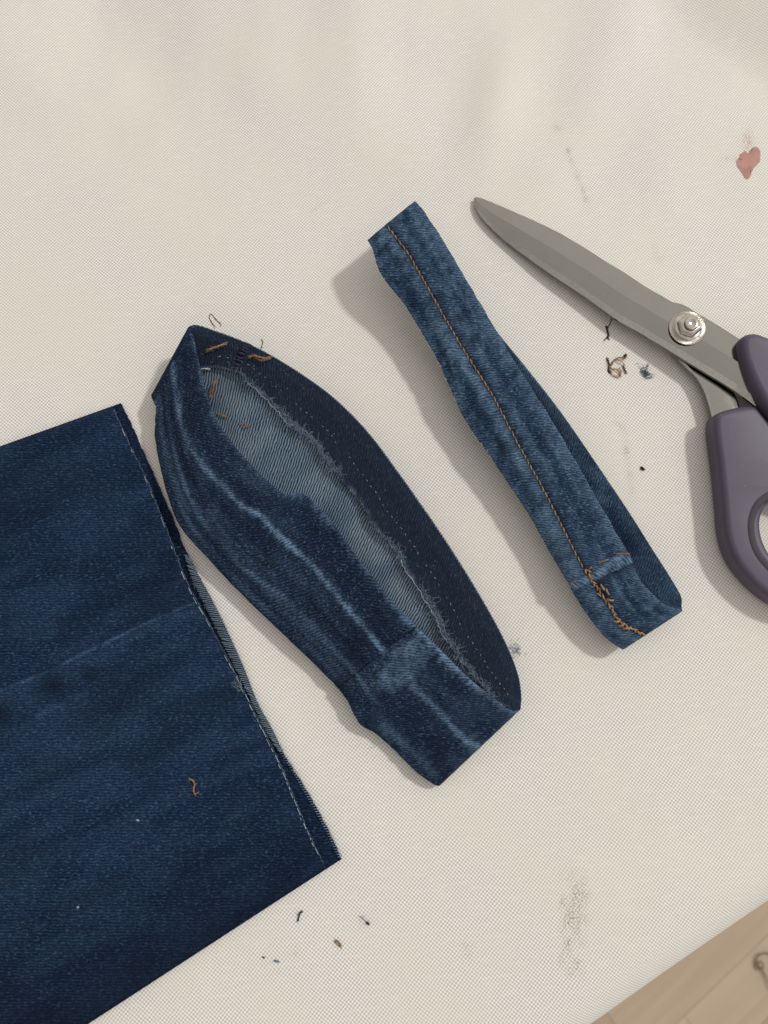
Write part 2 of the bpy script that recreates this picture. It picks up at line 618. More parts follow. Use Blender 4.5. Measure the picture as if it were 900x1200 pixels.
def build_cloth():
    R = 0.022
    Ew = at(EDGE[:, 0], EDGE[:, 1], -R * 0.43)[:, :2]
    # straight base line and a gentle bow measured from it
    d = Ew[-1] - Ew[0]
    d /= np.linalg.norm(d)
    nin = np.array([-d[1], d[0]])               # inward, up and left
    o0 = Ew[0] - d * 0
    a_e = (Ew - o0) @ d
    b_e = (Ew - o0) @ nin
    co = np.polyfit(a_e, b_e, 2)
    sp = 0.0010
    na = int(0.80 / sp)
    A = np.linspace(-0.42, 0.38, na)
    flat = 0.66
    arc = R * math.pi / 2
    skirt = 0.028
    Bp = np.concatenate([np.linspace(0, flat, int(flat / sp)), -np.linspace(arc / 40, arc, 40), -arc - np.linspace(0.002, skirt, 10)])
    Bp = np.sort(Bp)[::-1]                      # from far inside to the hanging edge
    AA, BB = np.meshgrid(A, Bp, indexing='ij')
    bow = np.polyval(co, np.clip(AA, a_e[0] - 0.05, a_e[-1] + 0.05)) + 0.82 * R
    th = np.clip(-BB / R, 0, math.pi / 2)
    inward = np.where(BB >= 0, BB, -R * np.sin(th)) + bow
    drop = np.where(BB >= 0, 0, -R * (1 - np.cos(th))) - np.where(-BB > arc, -BB - arc, 0)
    X = o0[0] + d[0] * AA + nin[0] * inward
    Y = o0[1] + d[1] * AA + nin[1] * inward
    G = np.stack([X, Y, drop], -1)
    pp = project(np.stack([X, Y, np.zeros_like(X)], -1))
    px, py = pp[..., 0], pp[..., 1]
    # soft undulation towards the top, quiet where things lie
    far = smooth(330, 60, py)
    z = 0.0020 * far * (vnoise(px / 135 + 3.1, py / 125 + 1.7, 5) + 0.5 * vnoise(px / 60, py / 85, 6))
    z += 0.0027 * np.exp(-(((px - 578) + 0.25 * (py - 130)) / 34) ** 2 - ((py - 130) / 75) ** 2)
    z += 0.0002 * vnoise(px / 70, py / 70, 8)
    z += 0.0016 * np.exp(-((px - 690 + 0.5 * (py - 120)) / 45) ** 2) * smooth(330, 150, py)
    # a fold of the cover rising into the far right corner
    cd = ((px - 905) * 0.62 - (py - 20) * 0.78)
    z += 0.008 * smooth(-75, 40, cd) * smooth(-200, 0, cd + 120)
    # slack hollow beside the far left corner
    z -= 0.003 * np.exp(-((px - 150) / 130) ** 2 - ((py - 60) / 110) ** 2)
    G[..., 2] += z * (BB >= 0.0)
    # stains soaked into the weave
    st = np.zeros_like(px)
    P2 = np.stack([px, py], -1)

    def line(pts, w, k, ragged=0.6, seed=1):
        nonlocal st
        dd, _, par = poly_dist(P2, pts)
        ww = w * (1 + ragged * vnoise(px / 5, py / 5, seed))
        st = np.maximum(st, k * np.exp(-(dd / np.maximum(ww, 0.4)) ** 2))

    line([(664, 175), (667, 185), (672, 196), (678, 212), (684, 224), (690, 240)], 3.0, 0.22, seed=1)
    line([(666, 176), (667, 184)], 2.0, 0.5, seed=2)
    line([(682, 224), (688, 238)], 2.0, 0.4, seed=9)
    line([(650, 148), (656, 152)], 2.0, 0.3, seed=3)
    line([(722, 494), (732, 505), (735, 530), (738, 560), (741, 578)], 4.5, 0.18, seed=4)
    line([(733, 526), (736, 534)], 2.5, 0.5, seed=5)
    line([(364, 248), (372, 240), (382, 236)], 3.0, 0.22, seed=10)
    line([(765, 285), (772, 306), (778, 302)], 3.0, 0.2, seed=11)
    line([(764, 300), (778, 302)], 2.5, 0.15, seed=12)
    line([(735, 480), (744, 470), (752, 462)], 1.5, 0.12, seed=13)
    line([(540, 1105), (550, 1120)], 4.0, 0.14, seed=14)
    line([(420, 1072), (428, 1082)], 5.0, 0.14, seed=15)
    # scattered specks
    r = np.random.default_rng(12)
    for _ in range(150):
        sx, sy = r.uniform(0, 900), r.uniform(0, 1190)
        w = r.uniform(0.5, 1.3)
        dd2 = (px - sx) ** 2 + (py - sy) ** 2
        st = np.maximum(st, r.uniform(0.10, 0.4) * np.exp(-dd2 / (w * w * 2.0)))
    gx = px - 674 - 0.06 * (1085 - py)
    grain = 0.85 * np.exp(-(np.abs(gx) / (15 + 4 * vnoise(py / 14, px * 0, 17))) ** 4 - (np.abs(py - 1084) / 56) ** 6)
    grain *= np.clip(0.62 + 0.8 * vnoise(px / 9, py / 13, 18), 0.1, 1.2)
    grain = np.maximum(grain, 0.75 * np.exp(-((px - 660) / 5) ** 2 - ((py - 1058) / 7) ** 2))
    grain = np.maximum(grain, 0.6 * np.exp(-((px - 668) / 6) ** 2 - ((py - 1138) / 7) ** 2))
    grain = np.maximum(grain, 0.35 * np.exp(-((px - 668) / 10) ** 2 - ((py - 1026) / 9) ** 2))
    for gx_, gy_, gw, gk in ((665, 178, 3, .9), (669, 190, 3, .5), (683, 224, 3, .8), (687, 234, 3, .6), (676, 208, 4, .35), (734, 530, 4, .7), (728, 500, 4, .4), (738, 556, 4, .35), (740, 575, 3, .3), (651, 150, 4, .5), (425, 1078, 5, .4), (346, 1115, 6, .3), (548, 1112, 8, .25)):
        grain = np.maximum(grain, gk * np.exp(-((px - gx_) ** 2 + (py - gy_) ** 2) / gw ** 2))
    pk = 0.75 * np.exp(-((px - 875 - (170 - py) * 0.1) / 6) ** 2 - ((py - 168) / 12) ** 2) + 0.35 * np.exp(-((px - 856) / 8) ** 2 - ((py - 187) / 3.5) ** 2)
    bl = np.maximum(0.75 * np.exp(-((px - 604) / 5) ** 2 - ((py - 762) / 7) ** 2), 0.4 * np.exp(-((px - 757) / 8) ** 2 - ((py - 437) / 6) ** 2))
    ang = math.radians(7)
    uv = np.stack([X * math.cos(ang) + Y * math.sin(ang), -X * math.sin(ang) + Y * math.cos(ang)], -1)
    # carry the weave round the hanging edge by its length
    extra = np.where(BB < 0, BB - (inward - bow), 0)
    uv = uv + extra[..., None] * np.array([nin[0] * math.cos(ang) + nin[1] * math.sin(ang), -nin[0] * math.sin(ang) + nin[1] * math.cos(ang)])
    ns, nt = G.shape[:2]
    o = mesh('tablecloth', G.reshape(-1, 3), grid_faces(ns, nt, flip=True), M_CLOTH, uv=uv.reshape(-1, 2),
             attrs={'stain': st, 'grain': grain, 'pink': pk, 'blue': bl})
    me = o.data
    if me.polygons[0].normal.z < 0:
        me.flip_normals()
    tag(o, 'off-white woven cover cloth spread under everything, spotted with stains and lint', 'tablecloth')
    # the pink paint stain, a dried film on the weave
    out = [(866, 185), (868, 180), (872, 178), (873, 176), (876, 180), (878, 177), (881, 174), (886, 172), (890, 176), (891, 184), (889, 191), (884, 196), (881, 202), (878, 208), (875, 210), (871, 205), (867, 199), (864, 194), (863, 189)]
    P = np.array(out, float)
    ctr = P.mean(0)
    Q = spline(np.c_[P, np.zeros(len(P))], 90, True)[:, :2]
    Q += 0.7 * np.stack([vnoise(Q[:, 0] * 1.1, Q[:, 1] * 1.1, 21), vnoise(Q[:, 0] * 1.3, Q[:, 1] * 1.3, 22)], -1)
    V = [at(*ctr, 0)]
    fz = np.zeros(1 + 90)
    pts = np.concatenate([ctr[None], Q])
    W3 = at(pts[:, 0], pts[:, 1], 0.0)
    # height of the cloth there
    k = [np.argmin((X - w[0]) ** 2 + (Y - w[1]) ** 2) for w in W3]
    zz = G[..., 2].ravel()[k]
    W3 = at(pts[:, 0], pts[:, 1], zz + 0.00012)
    tri = np.array([(0, 1 + (i + 1) % 90, 1 + i) for i in range(90)])
    p = mesh('paint_stain', W3, tri, M_PAINT, o)
    p['label'] = 'dusty pink dried paint stain'
    return o


CLOTH = build_cloth()


# ------------------------------------------------------------------ denim rings
def blur_line(px, w, k, P2):
    d, _, _ = poly_dist(P2, px)
    return k * np.exp(-(d / w) ** 2)


class Band:
    """A closed strip of cloth: pairs of (upper edge, lower edge) control points round the loop."""

    def __init__(self, pairs, ns, nt, th, bulge, front_n):
        a = np.array(pairs, float)
        T = at(a[:, 0], a[:, 1], a[:, 2] * 1e-3)
        B = at(a[:, 3], a[:, 4], a[:, 5] * 1e-3)
        bl = a[:, 6] * 1e-3 if a.shape[1] > 6 else np.full(len(a), bulge)
        fr = (np.arange(len(a)) < front_n).astype(float)
        C = spline(np.concatenate([(T + B) / 2, T, B, bl[:, None], fr[:, None]], 1), ns, True)
        T, B, bl, fr = C[:, 3:6], C[:, 6:9], C[:, 9], C[:, 10]
        t = np.linspace(0, 1, nt)
        self.t = t
        G = B[:, None] * (1 - t)[None, :, None] + T[:, None] * t[None, :, None]
        G[..., 2] += bl[:, None] * (4 * t * (1 - t))[None]
        self.G, self.front, self.th = G, fr > 0.5, th
        self.ns, self.nt = ns, nt
        L = np.r_[0, np.cumsum(np.linalg.norm(np.diff(C[:, :3], axis=0), axis=1))]
        W = np.linalg.norm(T - B, axis=1).mean()
        self.u = np.broadcast_to(L[:, None], (ns, nt))
        self.v = np.broadcast_to((t * W)[None], (ns, nt))
        self.N = None

    def finish(self):
        n = normals(self.G, True)
        # outward: away from the loop's inside; the front sheet faces up
        if n[self.front].mean((0, 1))[2] < 0:
            n = -n
            self.flip = True
        else:
            self.flip = False
        self.N = n
        self.out = self.G + n * self.th / 2
        self.inn = self.G - n * self.th / 2
        self.pout = project(self.out)
        self.pinn = project(self.inn)

    def find(self, px, py, side='out', mask=None, lift=0.0):
        """Point on the outer or inner face seen at a photograph pixel."""
        PP = self.pout if side == 'out' else self.pinn
        m = self.front if mask is None else mask
        idx = np.nonzero(m)[0]
        d = (PP[idx, :, 0] - px) ** 2 + (PP[idx, :, 1] - py) ** 2
        k = np.unravel_index(np.argmin(d), d.shape)
        i, j = idx[k[0]], k[1]
        if side == 'out':
            return self.out[i, j] + self.N[i, j] * lift
        return self.inn[i, j] - self.N[i, j] * lift

    def build(self, name, mo, mi_, attrs_o, attrs_i, parent, raw=None):
        ns, nt = self.ns, self.nt
        V = np.concatenate([self.out.reshape(-1, 3), self.inn.reshape(-1, 3)])
        N = ns * nt
        fo = grid_faces(ns, nt, 0, True, self.flip)
        fi = grid_faces(ns, nt, N, True, not self.flip)
        i = np.arange(ns)
        i2 = (i + 1) % ns
        rt = np.stack([i * nt + nt - 1, i2 * nt + nt - 1, N + i2 * nt + nt - 1, N + i * nt + nt - 1], -1)
        rb = np.stack([i2 * nt, i * nt, N + i * nt, N + i2 * nt], -1)
        if self.flip:
            rt, rb = rt[:, ::-1], rb[:, ::-1]
        uv = np.stack([self.u, self.v], -1).reshape(-1, 2)
        attrs = {k: np.concatenate([attrs_o.get(k, np.zeros((ns, nt))).ravel(), attrs_i.get(k, np.zeros((ns, nt))).ravel()]) for k in ('fade', 'darken')}
        F_ = np.concatenate([fo, fi, rt, rb])
        mi = np.r_[np.zeros(len(fo)), np.ones(len(fi)), np.zeros(len(rt)), np.full(len(rb), 2 if raw else 0)]
        return mesh(name, V, F_, [mo, mi_] + ([raw] if raw else []), parent, np.concatenate([uv, uv]), attrs, mi)


def stitch_row(tubes, pts, nrm, length, gap, r, skew=0.25, slack=0.0, seed=0):
    """Short stitches end to end along a 3D path."""
    rr = np.random.default_rng(seed)
    pts = np.asarray(pts)
    L = np.r_[0, np.cumsum(np.linalg.norm(np.diff(pts, axis=0), axis=1))]
    s = 0.0
    while s + length * 0.6 < L[-1]:
        l = length * rr.uniform(0.85, 1.15)
        ss = np.linspace(s, min(s + l, L[-1]), 6)
        p = np.stack([np.interp(ss, L, pts[:, k]) for k in range(3)], -1)
        d = p[-1] - p[0]
        d /= max(np.linalg.norm(d), 1e-9)
        sd = np.cross(d, nrm)
        f = np.linspace(-1, 1, 6)[:, None]
        h = (1 - (np.linspace(-1, 1, 6)) ** 2)[:, None]
        p = p + sd * f * r * skew * 2 + nrm * h * r * 0.9 + sd * rr.normal(0, slack)
        tubes.add(p, r * np.array([0.45, 0.9, 1, 1, 0.9, 0.45]), 6)
        s += l + gap


def fibre(tubes, p, d, L, r, rr, curl=0.5):
    """A curling loose fibre from p heading along d."""
    n = 6
    P = [np.array(p)]
    d = np.array(d) / np.linalg.norm(d)
    for _ in range(n):
        d = d + rr.normal(0, curl, 3) * np.array([1, 1, 0.5])
        d /= np.linalg.norm(d)
        P.append(P[-1] + d * L / n)
    tubes.add(np.array(P), r * np.linspace(1, 0.5, n + 1), 4)


# ------------------------------------------------------------------ middle loop
MID = [
    (226, 394, 18.5, 184, 478, 9.5, 1.0), (233, 425, 17.5, 183, 510, 8, 0.7), (241, 457, 16, 190, 552, 7.5, 0.9), (254, 492, 15, 203, 597, 7.5, 1.0),
    (277, 525, 14, 217, 624, 7.5, 1.0), (302, 552, 13.2, 245, 655, 7, 1.0), (322, 571, 13, 270, 682, 6.5, 1.0), (336, 580, 12.6, 288, 700, 6.2, 1.0),
    (350, 577, 13.2, 305, 717, 6, 1.0), (364, 585, 12.4, 322, 733, 6, 0.9), (388, 611, 12, 350, 760, 5.5, 0.9), (420, 655, 11.5, 378, 787, 5, 0.9),
    (460, 705, 11, 406, 818, 5, 0.8), (490, 737, 11, 422, 847, 4.5, 0.7), (522, 769, 10.5, 440, 858, 4, 1.4), (550, 796, 10, 462, 878, 4, 1.2),
    (578, 818, 9.5, 487, 903, 4, 1.0), (600, 833, 9, 506, 917, 4, 0.6),
    (609, 829, 7.5, 514, 919, 2.6, 0.2),
    (611, 816, 7.5, 513, 908, 1.5, 0), (607, 790, 8, 500, 880, 1.2, 0), (592, 752, 9, 478, 830, 1.2, -0.3), (562, 697, 10, 445, 775, 1.2, -0.5),
    (520, 630, 11, 405, 715, 1.2, -0.8), (470, 558, 11, 360, 655, 1.2, -0.8), (430, 505, 11, 325, 610, 1.2, -0.8), (390, 465, 11.5, 290, 570, 1.2, -0.8),
    (350, 436, 12, 255, 535, 1.5, -0.8), (310, 412, 13, 225, 505, 2, -0.8), (280, 398, 14, 203, 485, 3, -0.6), (250, 387, 16, 188, 468, 5, -0.3),
    (230, 381, 17.6, 180, 463, 7.5, 0), (222, 385, 18.6, 179, 466, 9.0, 0.3)]


def build_mid():
    b = Band(MID, 1000, 84, 0.0013, 0.0, 18)
    root = empty('hem_band', at(390, 660, 0))
    tag(root, 'wider dark indigo denim hem loop lying on its side, opening showing pale inside cloth', 'denim loop', 'cut off denim hem loops')
    b.finish()
    P = b.pout
    fm = b.front[:, None] * np.ones(b.nt)[None]
    X, Y = P[..., 0], P[..., 1]
    jag = 0.85 + 0.3 * vnoise(b.u * 900, b.v * 500, 31) + 0.45 * vnoise(b.u * 1100, b.v * 140, 32)
    streak1 = [(200, 422), (206, 464), (212, 499), (221, 522), (238, 548), (261, 571), (284, 594), (304, 604), (328, 629), (356, 654), (368, 666), (398, 703), (428, 738), (449, 764)]
    streak2 = [(183, 467), (187, 504), (198, 550), (215, 591), (238, 614), (261, 634), (281, 660), (300, 678), (338, 719), (375, 760), (413, 802)]
    streak3 = [(483, 803), (505, 825), (530, 852), (547, 869), (562, 876)]
    streak4 = [(451, 852), (473, 871), (493, 888), (511, 910)]
    tedge = [(480, 720), (493, 727), (517, 750), (542, 770), (559, 788), (576, 810), (600, 832)]
    upper = [(230, 390), (238, 425), (246, 462), (262, 500), (285, 530)]
    low = [(320, 690), (360, 730), (400, 775), (425, 800)]
    seam = [(428, 806), (440, 784), (455, 764), (474, 750), (494, 738)]
    patch = np.array([(454, 766), (493, 742), (514, 764), (486, 800), (461, 818), (430, 806)], float)
    # ridges of the creases, real puckers in the cloth
    G = b.G

    def ridge(poly, w, h):
        d, s, _ = poly_dist(P, poly)
        G[..., 2] += fm * h * np.exp(-(d / w) ** 2)

    ridge(streak1, 4.5, 0.0006)
    ridge(streak2, 6, 0.0003)
    ridge(streak3, 5, 0.0003)
    mid_groove = [(190, 440), (198, 500), (215, 556), (260, 600), (300, 640), (340, 685), (400, 745)]
    ridge(mid_groove, 8, -0.0005)
    tq = b.t[None] * np.ones((b.ns, 1))
    creases = np.zeros_like(X)
    wv = 0.05 * vnoise(b.u * 28, b.u * 0, 101)
    upper_part = smooth(835, 790, Y)
    for c0, k, h_, ph in ((0.09, 0.30, 0.00015, 1), (0.235, 0.62, 0.0003, 2), (0.42, 0.07, 0.0003, 4)):
        dc = (tq - c0 - wv - 0.02 * vnoise(b.u * 45, b.u * 0, 110 + ph)) * 44
        G[..., 2] += fm * upper_part * (h_ * np.exp(-(dc / 1.3) ** 2) - 0.6 * h_ * np.exp(-((dc + 2.6) / 1.6) ** 2))
        creases = np.maximum(creases, k * np.exp(-(dc / (1.4 + 0.7 * vnoise(b.u * 1000, b.v * 150, 120 + ph))) ** 2) * np.clip(0.7 + 0.8 * vnoise(b.u * 60, b.u * 0, 130 + ph), 0.1, 1.3) * upper_part)
    G[..., 2] += fm * 0.0006 * np.exp(-((0.965 - tq) / 0.035) ** 2) * smooth(560, 720, Y)
    G[..., 2] += fm * 0.00022 * vnoise(b.u * 380, b.v * 70, 140)
    d, s, par = poly_dist(P, seam)
    side = np.where(s > 0, 1, -1)
    # the overlapping seam: a step up below and right of the line
    far = np.exp(-(d / 60) ** 2)
    below = (X - 461) * 0.62 + (Y - 758) * 0.78
    sd = np.where(below > 0, d, -d)
    G[..., 2] += fm * (0.0016 * smooth(-1.2, 1.8, sd) * smooth(75, 30, sd) - 0.0005 * np.exp(-((sd + 4) / 3.0) ** 2))
    G[..., 2] += fm * (0.00035 * vnoise(b.u * 160, b.v * 260, 33) + 0.00018 * vnoise(b.u * 420, b.v * 420, 34))
    b.finish()
    f = np.zeros_like(X)
    for poly, w, k in ((streak1, 3.6, 1.15), (streak1, 8, 0.16), (streak2, 6, 0.3), (streak3, 4.5, 0.85), (streak3, 9, 0.2), (streak4, 7, 0.4), (tedge, 5, 0.75), (upper, 4.5, 0.5), (low, 7, 0.28), (seam, 3, 0.35),
                       ([(300, 668), (330, 690), (352, 730)], 9, 0.2), ([(245, 600), (275, 640), (300, 650)], 9, 0.22), ([(548, 868), (556, 878)], 9, 0.5)):
        brk = np.clip(0.85 + 0.7 * vnoise(b.u * 130, b.v * 60, int(k * 100) + len(poly)), 0.25, 1.2)
        f = np.maximum(f, blur_line(poly, w * np.clip(jag, 0.35, 2), k * brk, P))
    # rubbed patch on the seam
    inside = np.ones_like(X, bool)
    c = patch.mean(0)
    for i in range(len(patch)):
        a, e = patch[i], patch[(i + 1) % len(patch)]
        s0 = (e[0] - a[0]) * (c[1] - a[1]) - (e[1] - a[1]) * (c[0] - a[0])
        s1 = (e[0] - a[0]) * (Y - a[1]) - (e[1] - a[1]) * (X - a[0])
        inside &= (s0 * s1) > 0
    din, _, _ = poly_dist(P, np.concatenate([patch, patch[:1]]))
    dtop, _, _ = poly_dist(P, patch[:2])
    soft = smooth(0, 9, din + 4 * vnoise(b.u * 600, b.v * 600, 39)) 
    soft = np.where(dtop < din + 0.1, smooth(0, 2.0, din), soft)
    f = np.maximum(f, 0.62 * inside * soft * (0.8 + 0.35 * vnoise(b.u * 300, b.v * 300, 38)))
    tt_ = b.t[None]
    f = np.maximum(f, (0.3 + 0.6 * smooth(640, 760, Y)) * 1.7 * np.exp(-((1 - tt_) / (0.06 * jag)) ** 2) * (0.7 + 0.5 * vnoise(b.u * 250, b.v * 0, 42)))
    f = np.maximum(f, 0.16 * np.clip(vnoise(b.u * 90, b.v * 160, 35), 0, 1))
    f = np.maximum(f, creases)
    f = f * fm
    so = np.zeros_like(X)  # darker spots left of the seam and a random darker mottle
    so = np.maximum(so, 0.5 * np.exp(-((X - 405) / 14) ** 2 - ((Y - 792) / 26) ** 2))
    so = np.maximum(so, 0.55 * np.exp(-((X - 420) / 16) ** 2 - ((Y - 752) / 20) ** 2)) * fm
    so = np.maximum(so, 0.3 * np.clip(vnoise(b.u * 120, b.v * 200, 36), 0, 1) * fm)
    # inside: pale reverse with a brown smudge near the upper fold
    Pi = b.pinn
    fi = 0.12 + 0.18 * vnoise(b.u * 150, b.v * 150, 37)
    sol = np.zeros_like(X)
    band = b.build('band', M_MID, M_WRONG, {'fade': f, 'darken': so}, {'fade': np.clip(fi, 0, 1), 'darken': sol}, None, M_RAWEDGE)

    # dark turned-up hem on the inside of the far wall
    fringe = [(232, 436), (240, 431), (262, 430), (278, 437), (290, 447), (312, 468), (334, 492), (340, 497), (367, 519), (382, 541), (401, 564), (420, 587), (435, 612), (451, 632), (481, 673), (503, 709), (520, 744), (537, 768), (557, 796), (578, 815), (596, 828)]
    n = b.ns
    mask = ~b.front
    cols = np.nonzero(mask)[0]
    tt = np.linspace(0.0, 0.98, 120)
    te = []
    for i in cols:
        pts = np.stack([np.interp(tt, b.t, b.pinn[i, :, k]) for k in range(2)], -1)
        dd, _, _ = poly_dist(pts, fringe)
        te.append(tt[np.argmin(dd)])
    te = np.clip(np.array(te), 0.1, 0.9)
    ker = np.ones(15) / 15
    te = np.convolve(np.pad(te, 7, 'edge'), ker, 'valid')
    # carry it a little way round both folds on the inside of the near wall
    ext = 60
    pre = (cols[0] - np.arange(ext, 0, -1)) % n
    post = (cols[-1] + np.arange(1, ext + 1)) % n
    allc = np.concatenate([pre, cols, post])
    te = np.concatenate([np.full(ext, te[0]), te, np.linspace(te[-1], te[-1], ext)])
    te = te + 0.010 * vnoise(np.arange(len(te)) / 7.0, np.zeros(len(te)), 40) + 0.008 * vnoise(np.arange(len(te)) / 2.2, np.zeros(len(te)), 41)
    nk = 40
    H1 = np.zeros((len(allc), nk, 3))
    H2 = np.zeros_like(H1)
    UV = np.zeros((len(allc), nk, 2))
    for q, i in enumerate(allc):
        ts = np.linspace(te[q], 0.995, nk)
        base = np.stack([np.interp(ts, b.t, b.inn[i, :, k]) for k in range(3)], -1)
        nn = np.stack([np.interp(ts, b.t, b.N[i, :, k]) for k in range(3)], -1)
        lift = 0.0013 + 0.0012 * np.exp(-((ts - te[q]) / 0.12) ** 2) * (0.7 + 0.5 * math.sin(q / 11.0))
        lift = np.where(ts > 0.9, lift * np.clip((1.0 - ts) / 0.1, 0.12, 1), lift)
        H1[q] = base - nn * lift[:, None]
        H2[q] = base - nn * 0.0001
        UV[q, :, 0] = b.u[i, 0]
        UV[q, :, 1] = 0.2 + ts * 0.04
    nsq = len(allc)
    V = np.concatenate([H1.reshape(-1, 3), H2.reshape(-1, 3)])
    N1 = nsq * nk
    fA = grid_faces(nsq, nk, 0, False, not b.flip)
    fB = grid_faces(nsq, nk, N1, False, b.flip)
    i = np.arange(nsq - 1)
    e0 = np.stack([i * nk, (i + 1) * nk, N1 + (i + 1) * nk, N1 + i * nk], -1)
    e1 = np.stack([(i + 1) * nk + nk - 1, i * nk + nk - 1, N1 + i * nk + nk - 1, N1 + (i + 1) * nk + nk - 1], -1)
    e2 = np.array([[j, N1 + j, N1 + j + 1, j + 1] for j in range(nk - 1)])
    e3 = e2 + (nsq - 1) * nk
    fade = np.zeros((nsq, nk))
    fade[:, :5] = np.array([1.0, 0.9, 0.7, 0.45, 0.2]) * (0.6 + 0.6 * vnoise(np.arange(nsq)[:, None] / 9.0, np.arange(5)[None] / 3.0, 43))
    fade += 0.05
    at_ = np.concatenate([fade.ravel(), fade.ravel()])
    hem = mesh('turned_hem', V, np.concatenate([fA, fB, e0, e1, e2, e3[:, ::-1]]), [M_HEM, M_RAWEDGE], None,
               np.concatenate([UV.reshape(-1, 2)] * 2), {'fade': np.clip(at_, 0, 1), 'darken': np.zeros(len(V))},
               np.r_[np.zeros(len(fA) + len(fB)), np.ones(len(e0)), np.zeros(len(e1) + len(e2) + len(e3))])
    # frayed fibres along its raw edge
    rr = np.random.default_rng(3)
    tb = Tubes()
    amount = np.clip(0.45 + 0.9 * vnoise(np.arange(nsq) / 26.0, np.zeros(nsq), 47), 0.08, 1.2)
    for q in range(ext, nsq - ext):
        for _ in range(rr.poisson(amount[q] ** 2 * 3.2)):
            p = H1[q, rr.integers(0, 4)]
            upd = H1[q, 6] - H1[q, 0]
            upd /= np.linalg.norm(upd)
            al = H1[min(q + 3, nsq - 1), 0] - H1[q, 0]
            al /= max(np.linalg.norm(al), 1e-9)
            dr = upd * rr.uniform(-0.3, 1.3) + al * rr.normal(0, 0.9) + np.array([0, 0, 0.3])
            fibre(tb, p + np.array([0, 0, 0.0002]), dr, rr.uniform(0.0010, 0.0046), rr.uniform(0.00004, 0.0001), rr, 0.75)
    fr = tb.build('frayed_edge', M_FUZZ, None, True)
    fr['label'] = 'pale frayed fibres along the raw inside edge'
    # pale chain thread along part of the edge
    threads = []
    path = np.stack([H1[q, 0] - b.N[allc[q], 20] * 0.0003 for q in range(0, nsq)])
    vis = project(path)
    for (ya, yb) in ((449, 500), (655, 752)):
        k = np.nonzero((vis[:, 1] > ya) & (vis[:, 1] < yb) & (np.arange(nsq) > ext) & (np.arange(nsq) < nsq - ext))[0]
        pth = path[k] + np.stack([0.0004 * vnoise(k / 9.0, k * 0.0, 51), 0.0004 * vnoise(k / 9.0, k * 0.0, 52), 0.0003 + 0 * k], -1)
        tb = Tubes()
        tb.add(pth[::2], 0.00016 * (1 + 0.4 * vnoise(np.arange(len(pth[::2])) / 3.0, np.zeros(len(pth[::2])), 53)), 6)
        threads.append(tb.build('edge_thread', M_DASH, None))
    # bar of crossing side seam inside the far wall: a thick lump
    # tan loose ends and the needle marks by the upper fold
    def loose(pts, r, mat, label=None, nm='loose_thread', twist=True):
        t_ = Tubes()
        c_ = spline(np.array(pts), 40)
        e_ = np.linspace(0, 1, 40)
        for st_ in range(3):
            a_ = e_ * 9 + st_ * 2.09
            open_ = 1 + 2.2 * np.abs(2 * e_ - 1) ** 4
            off_ = np.stack([np.cos(a_), np.sin(a_), 0.5 * np.sin(a_ + 1)], -1) * (r * 0.42 * open_)[:, None]
            t_.add(c_ + off_, r * 0.36, 5)
        rq = np.random.default_rng(len(threads))
        for _ in range(9):
            fibre(t_, c_[rq.integers(0, 40)], rq.normal(0, 1, 3) * [1, 1, 0.4], rq.uniform(0.0006, 0.0016), 0.00006, rq, 0.5)
        o = t_.build(nm, mat, None)
        if label:
            o['label'] = label
        threads.append(o)

    inm = mask
    fi_ = lambda x, y, l=0.0024: b.find(x, y, 'in', inm, l)
    loose([fi_(242, 411), fi_(248, 408, 0.0034), fi_(257, 405, 0.0034), fi_(267, 402, 0.0028)], 0.00042, M_TAN)
    loose([fi_(244, 409), fi_(252, 408, 0.003), fi_(262, 404, 0.0030)], 0.00032, M_RUST)
    loose([fi_(293, 419), fi_(300, 417, 0.0032), fi_(306, 418, 0.0036), fi_(312, 420, 0.003), fi_(319, 419)], 0.0004, M_TAN)
    loose([fi_(300, 416), fi_(305, 421, 0.003), fi_(313, 423, 0.0034), fi_(318, 421)], 0.0003, M_RUST)
    loose([fi_(247, 466, 0.0014), fi_(249, 458, 0.0022), fi_(253, 450, 0.0022), fi_(257, 443, 0.0016)], 0.00045, M_RUST)
    loose([fi_(250, 464, 0.0014), fi_(252, 456, 0.0028), fi_(254, 448, 0.003)], 0.0004, M_TAN)
    loose([fi_(256, 485, 0.0008), fi_(262, 487, 0.0012), fi_(266, 489, 0.0008)], 0.00032, M_TAN)
    loose([fi_(283, 497, 0.0007), fi_(288, 501, 0.0010), fi_(293, 500, 0.0007)], 0.0003, M_RUST)
    loose([fi_(236, 437, 0.002), fi_(238, 432, 0.003), fi_(243, 431, 0.003), fi_(247, 432, 0.002)], 0.0003, M_WHITE)
    # a loop of thread sticking out behind the upper fold
    loose(mm([(252, 384, 11), (248, 378, 12), (245, 372, 13), (247, 368, 13), (251, 372, 13), (255, 377, 12), (258, 379, 11.5), (259, 382, 10.5)]), 0.00033, M_RUST, 'rust brown thread loop sticking out behind the fold')
    loose(mm([(306, 408, 12.5), (307, 404, 13), (308, 401, 13.5), (306, 398, 14)]), 0.0003, M_RUST)
    # seam lump: bar-tacked crossing of the side seam, seen as a dark ladder of stitches
    tb = Tubes()
    for k, (x, y) in enumerate([(292, 402), (290, 405), (288, 408), (286, 411), (284, 415), (282, 419), (281, 423), (279, 427), (277, 431), (276, 435)]):
        p0 = fi_(x - 3, y - 1.5, 0.0017)
        p1 = fi_(x + 0.5, y + rng.uniform(-1, 1), 0.0026)
        p2 = fi_(x + 4, y + 1.5, 0.0017)
        tb.add(spline(np.array([p0, p1, p2]), 8), 0.0004, 5)
    ss = tb.build('seam_stitching', M_NAVYT, None)
    # white lint caught on the dark inside
    tb = Tubes()
    cnt = 0
    back_cols = cols[60:-60]
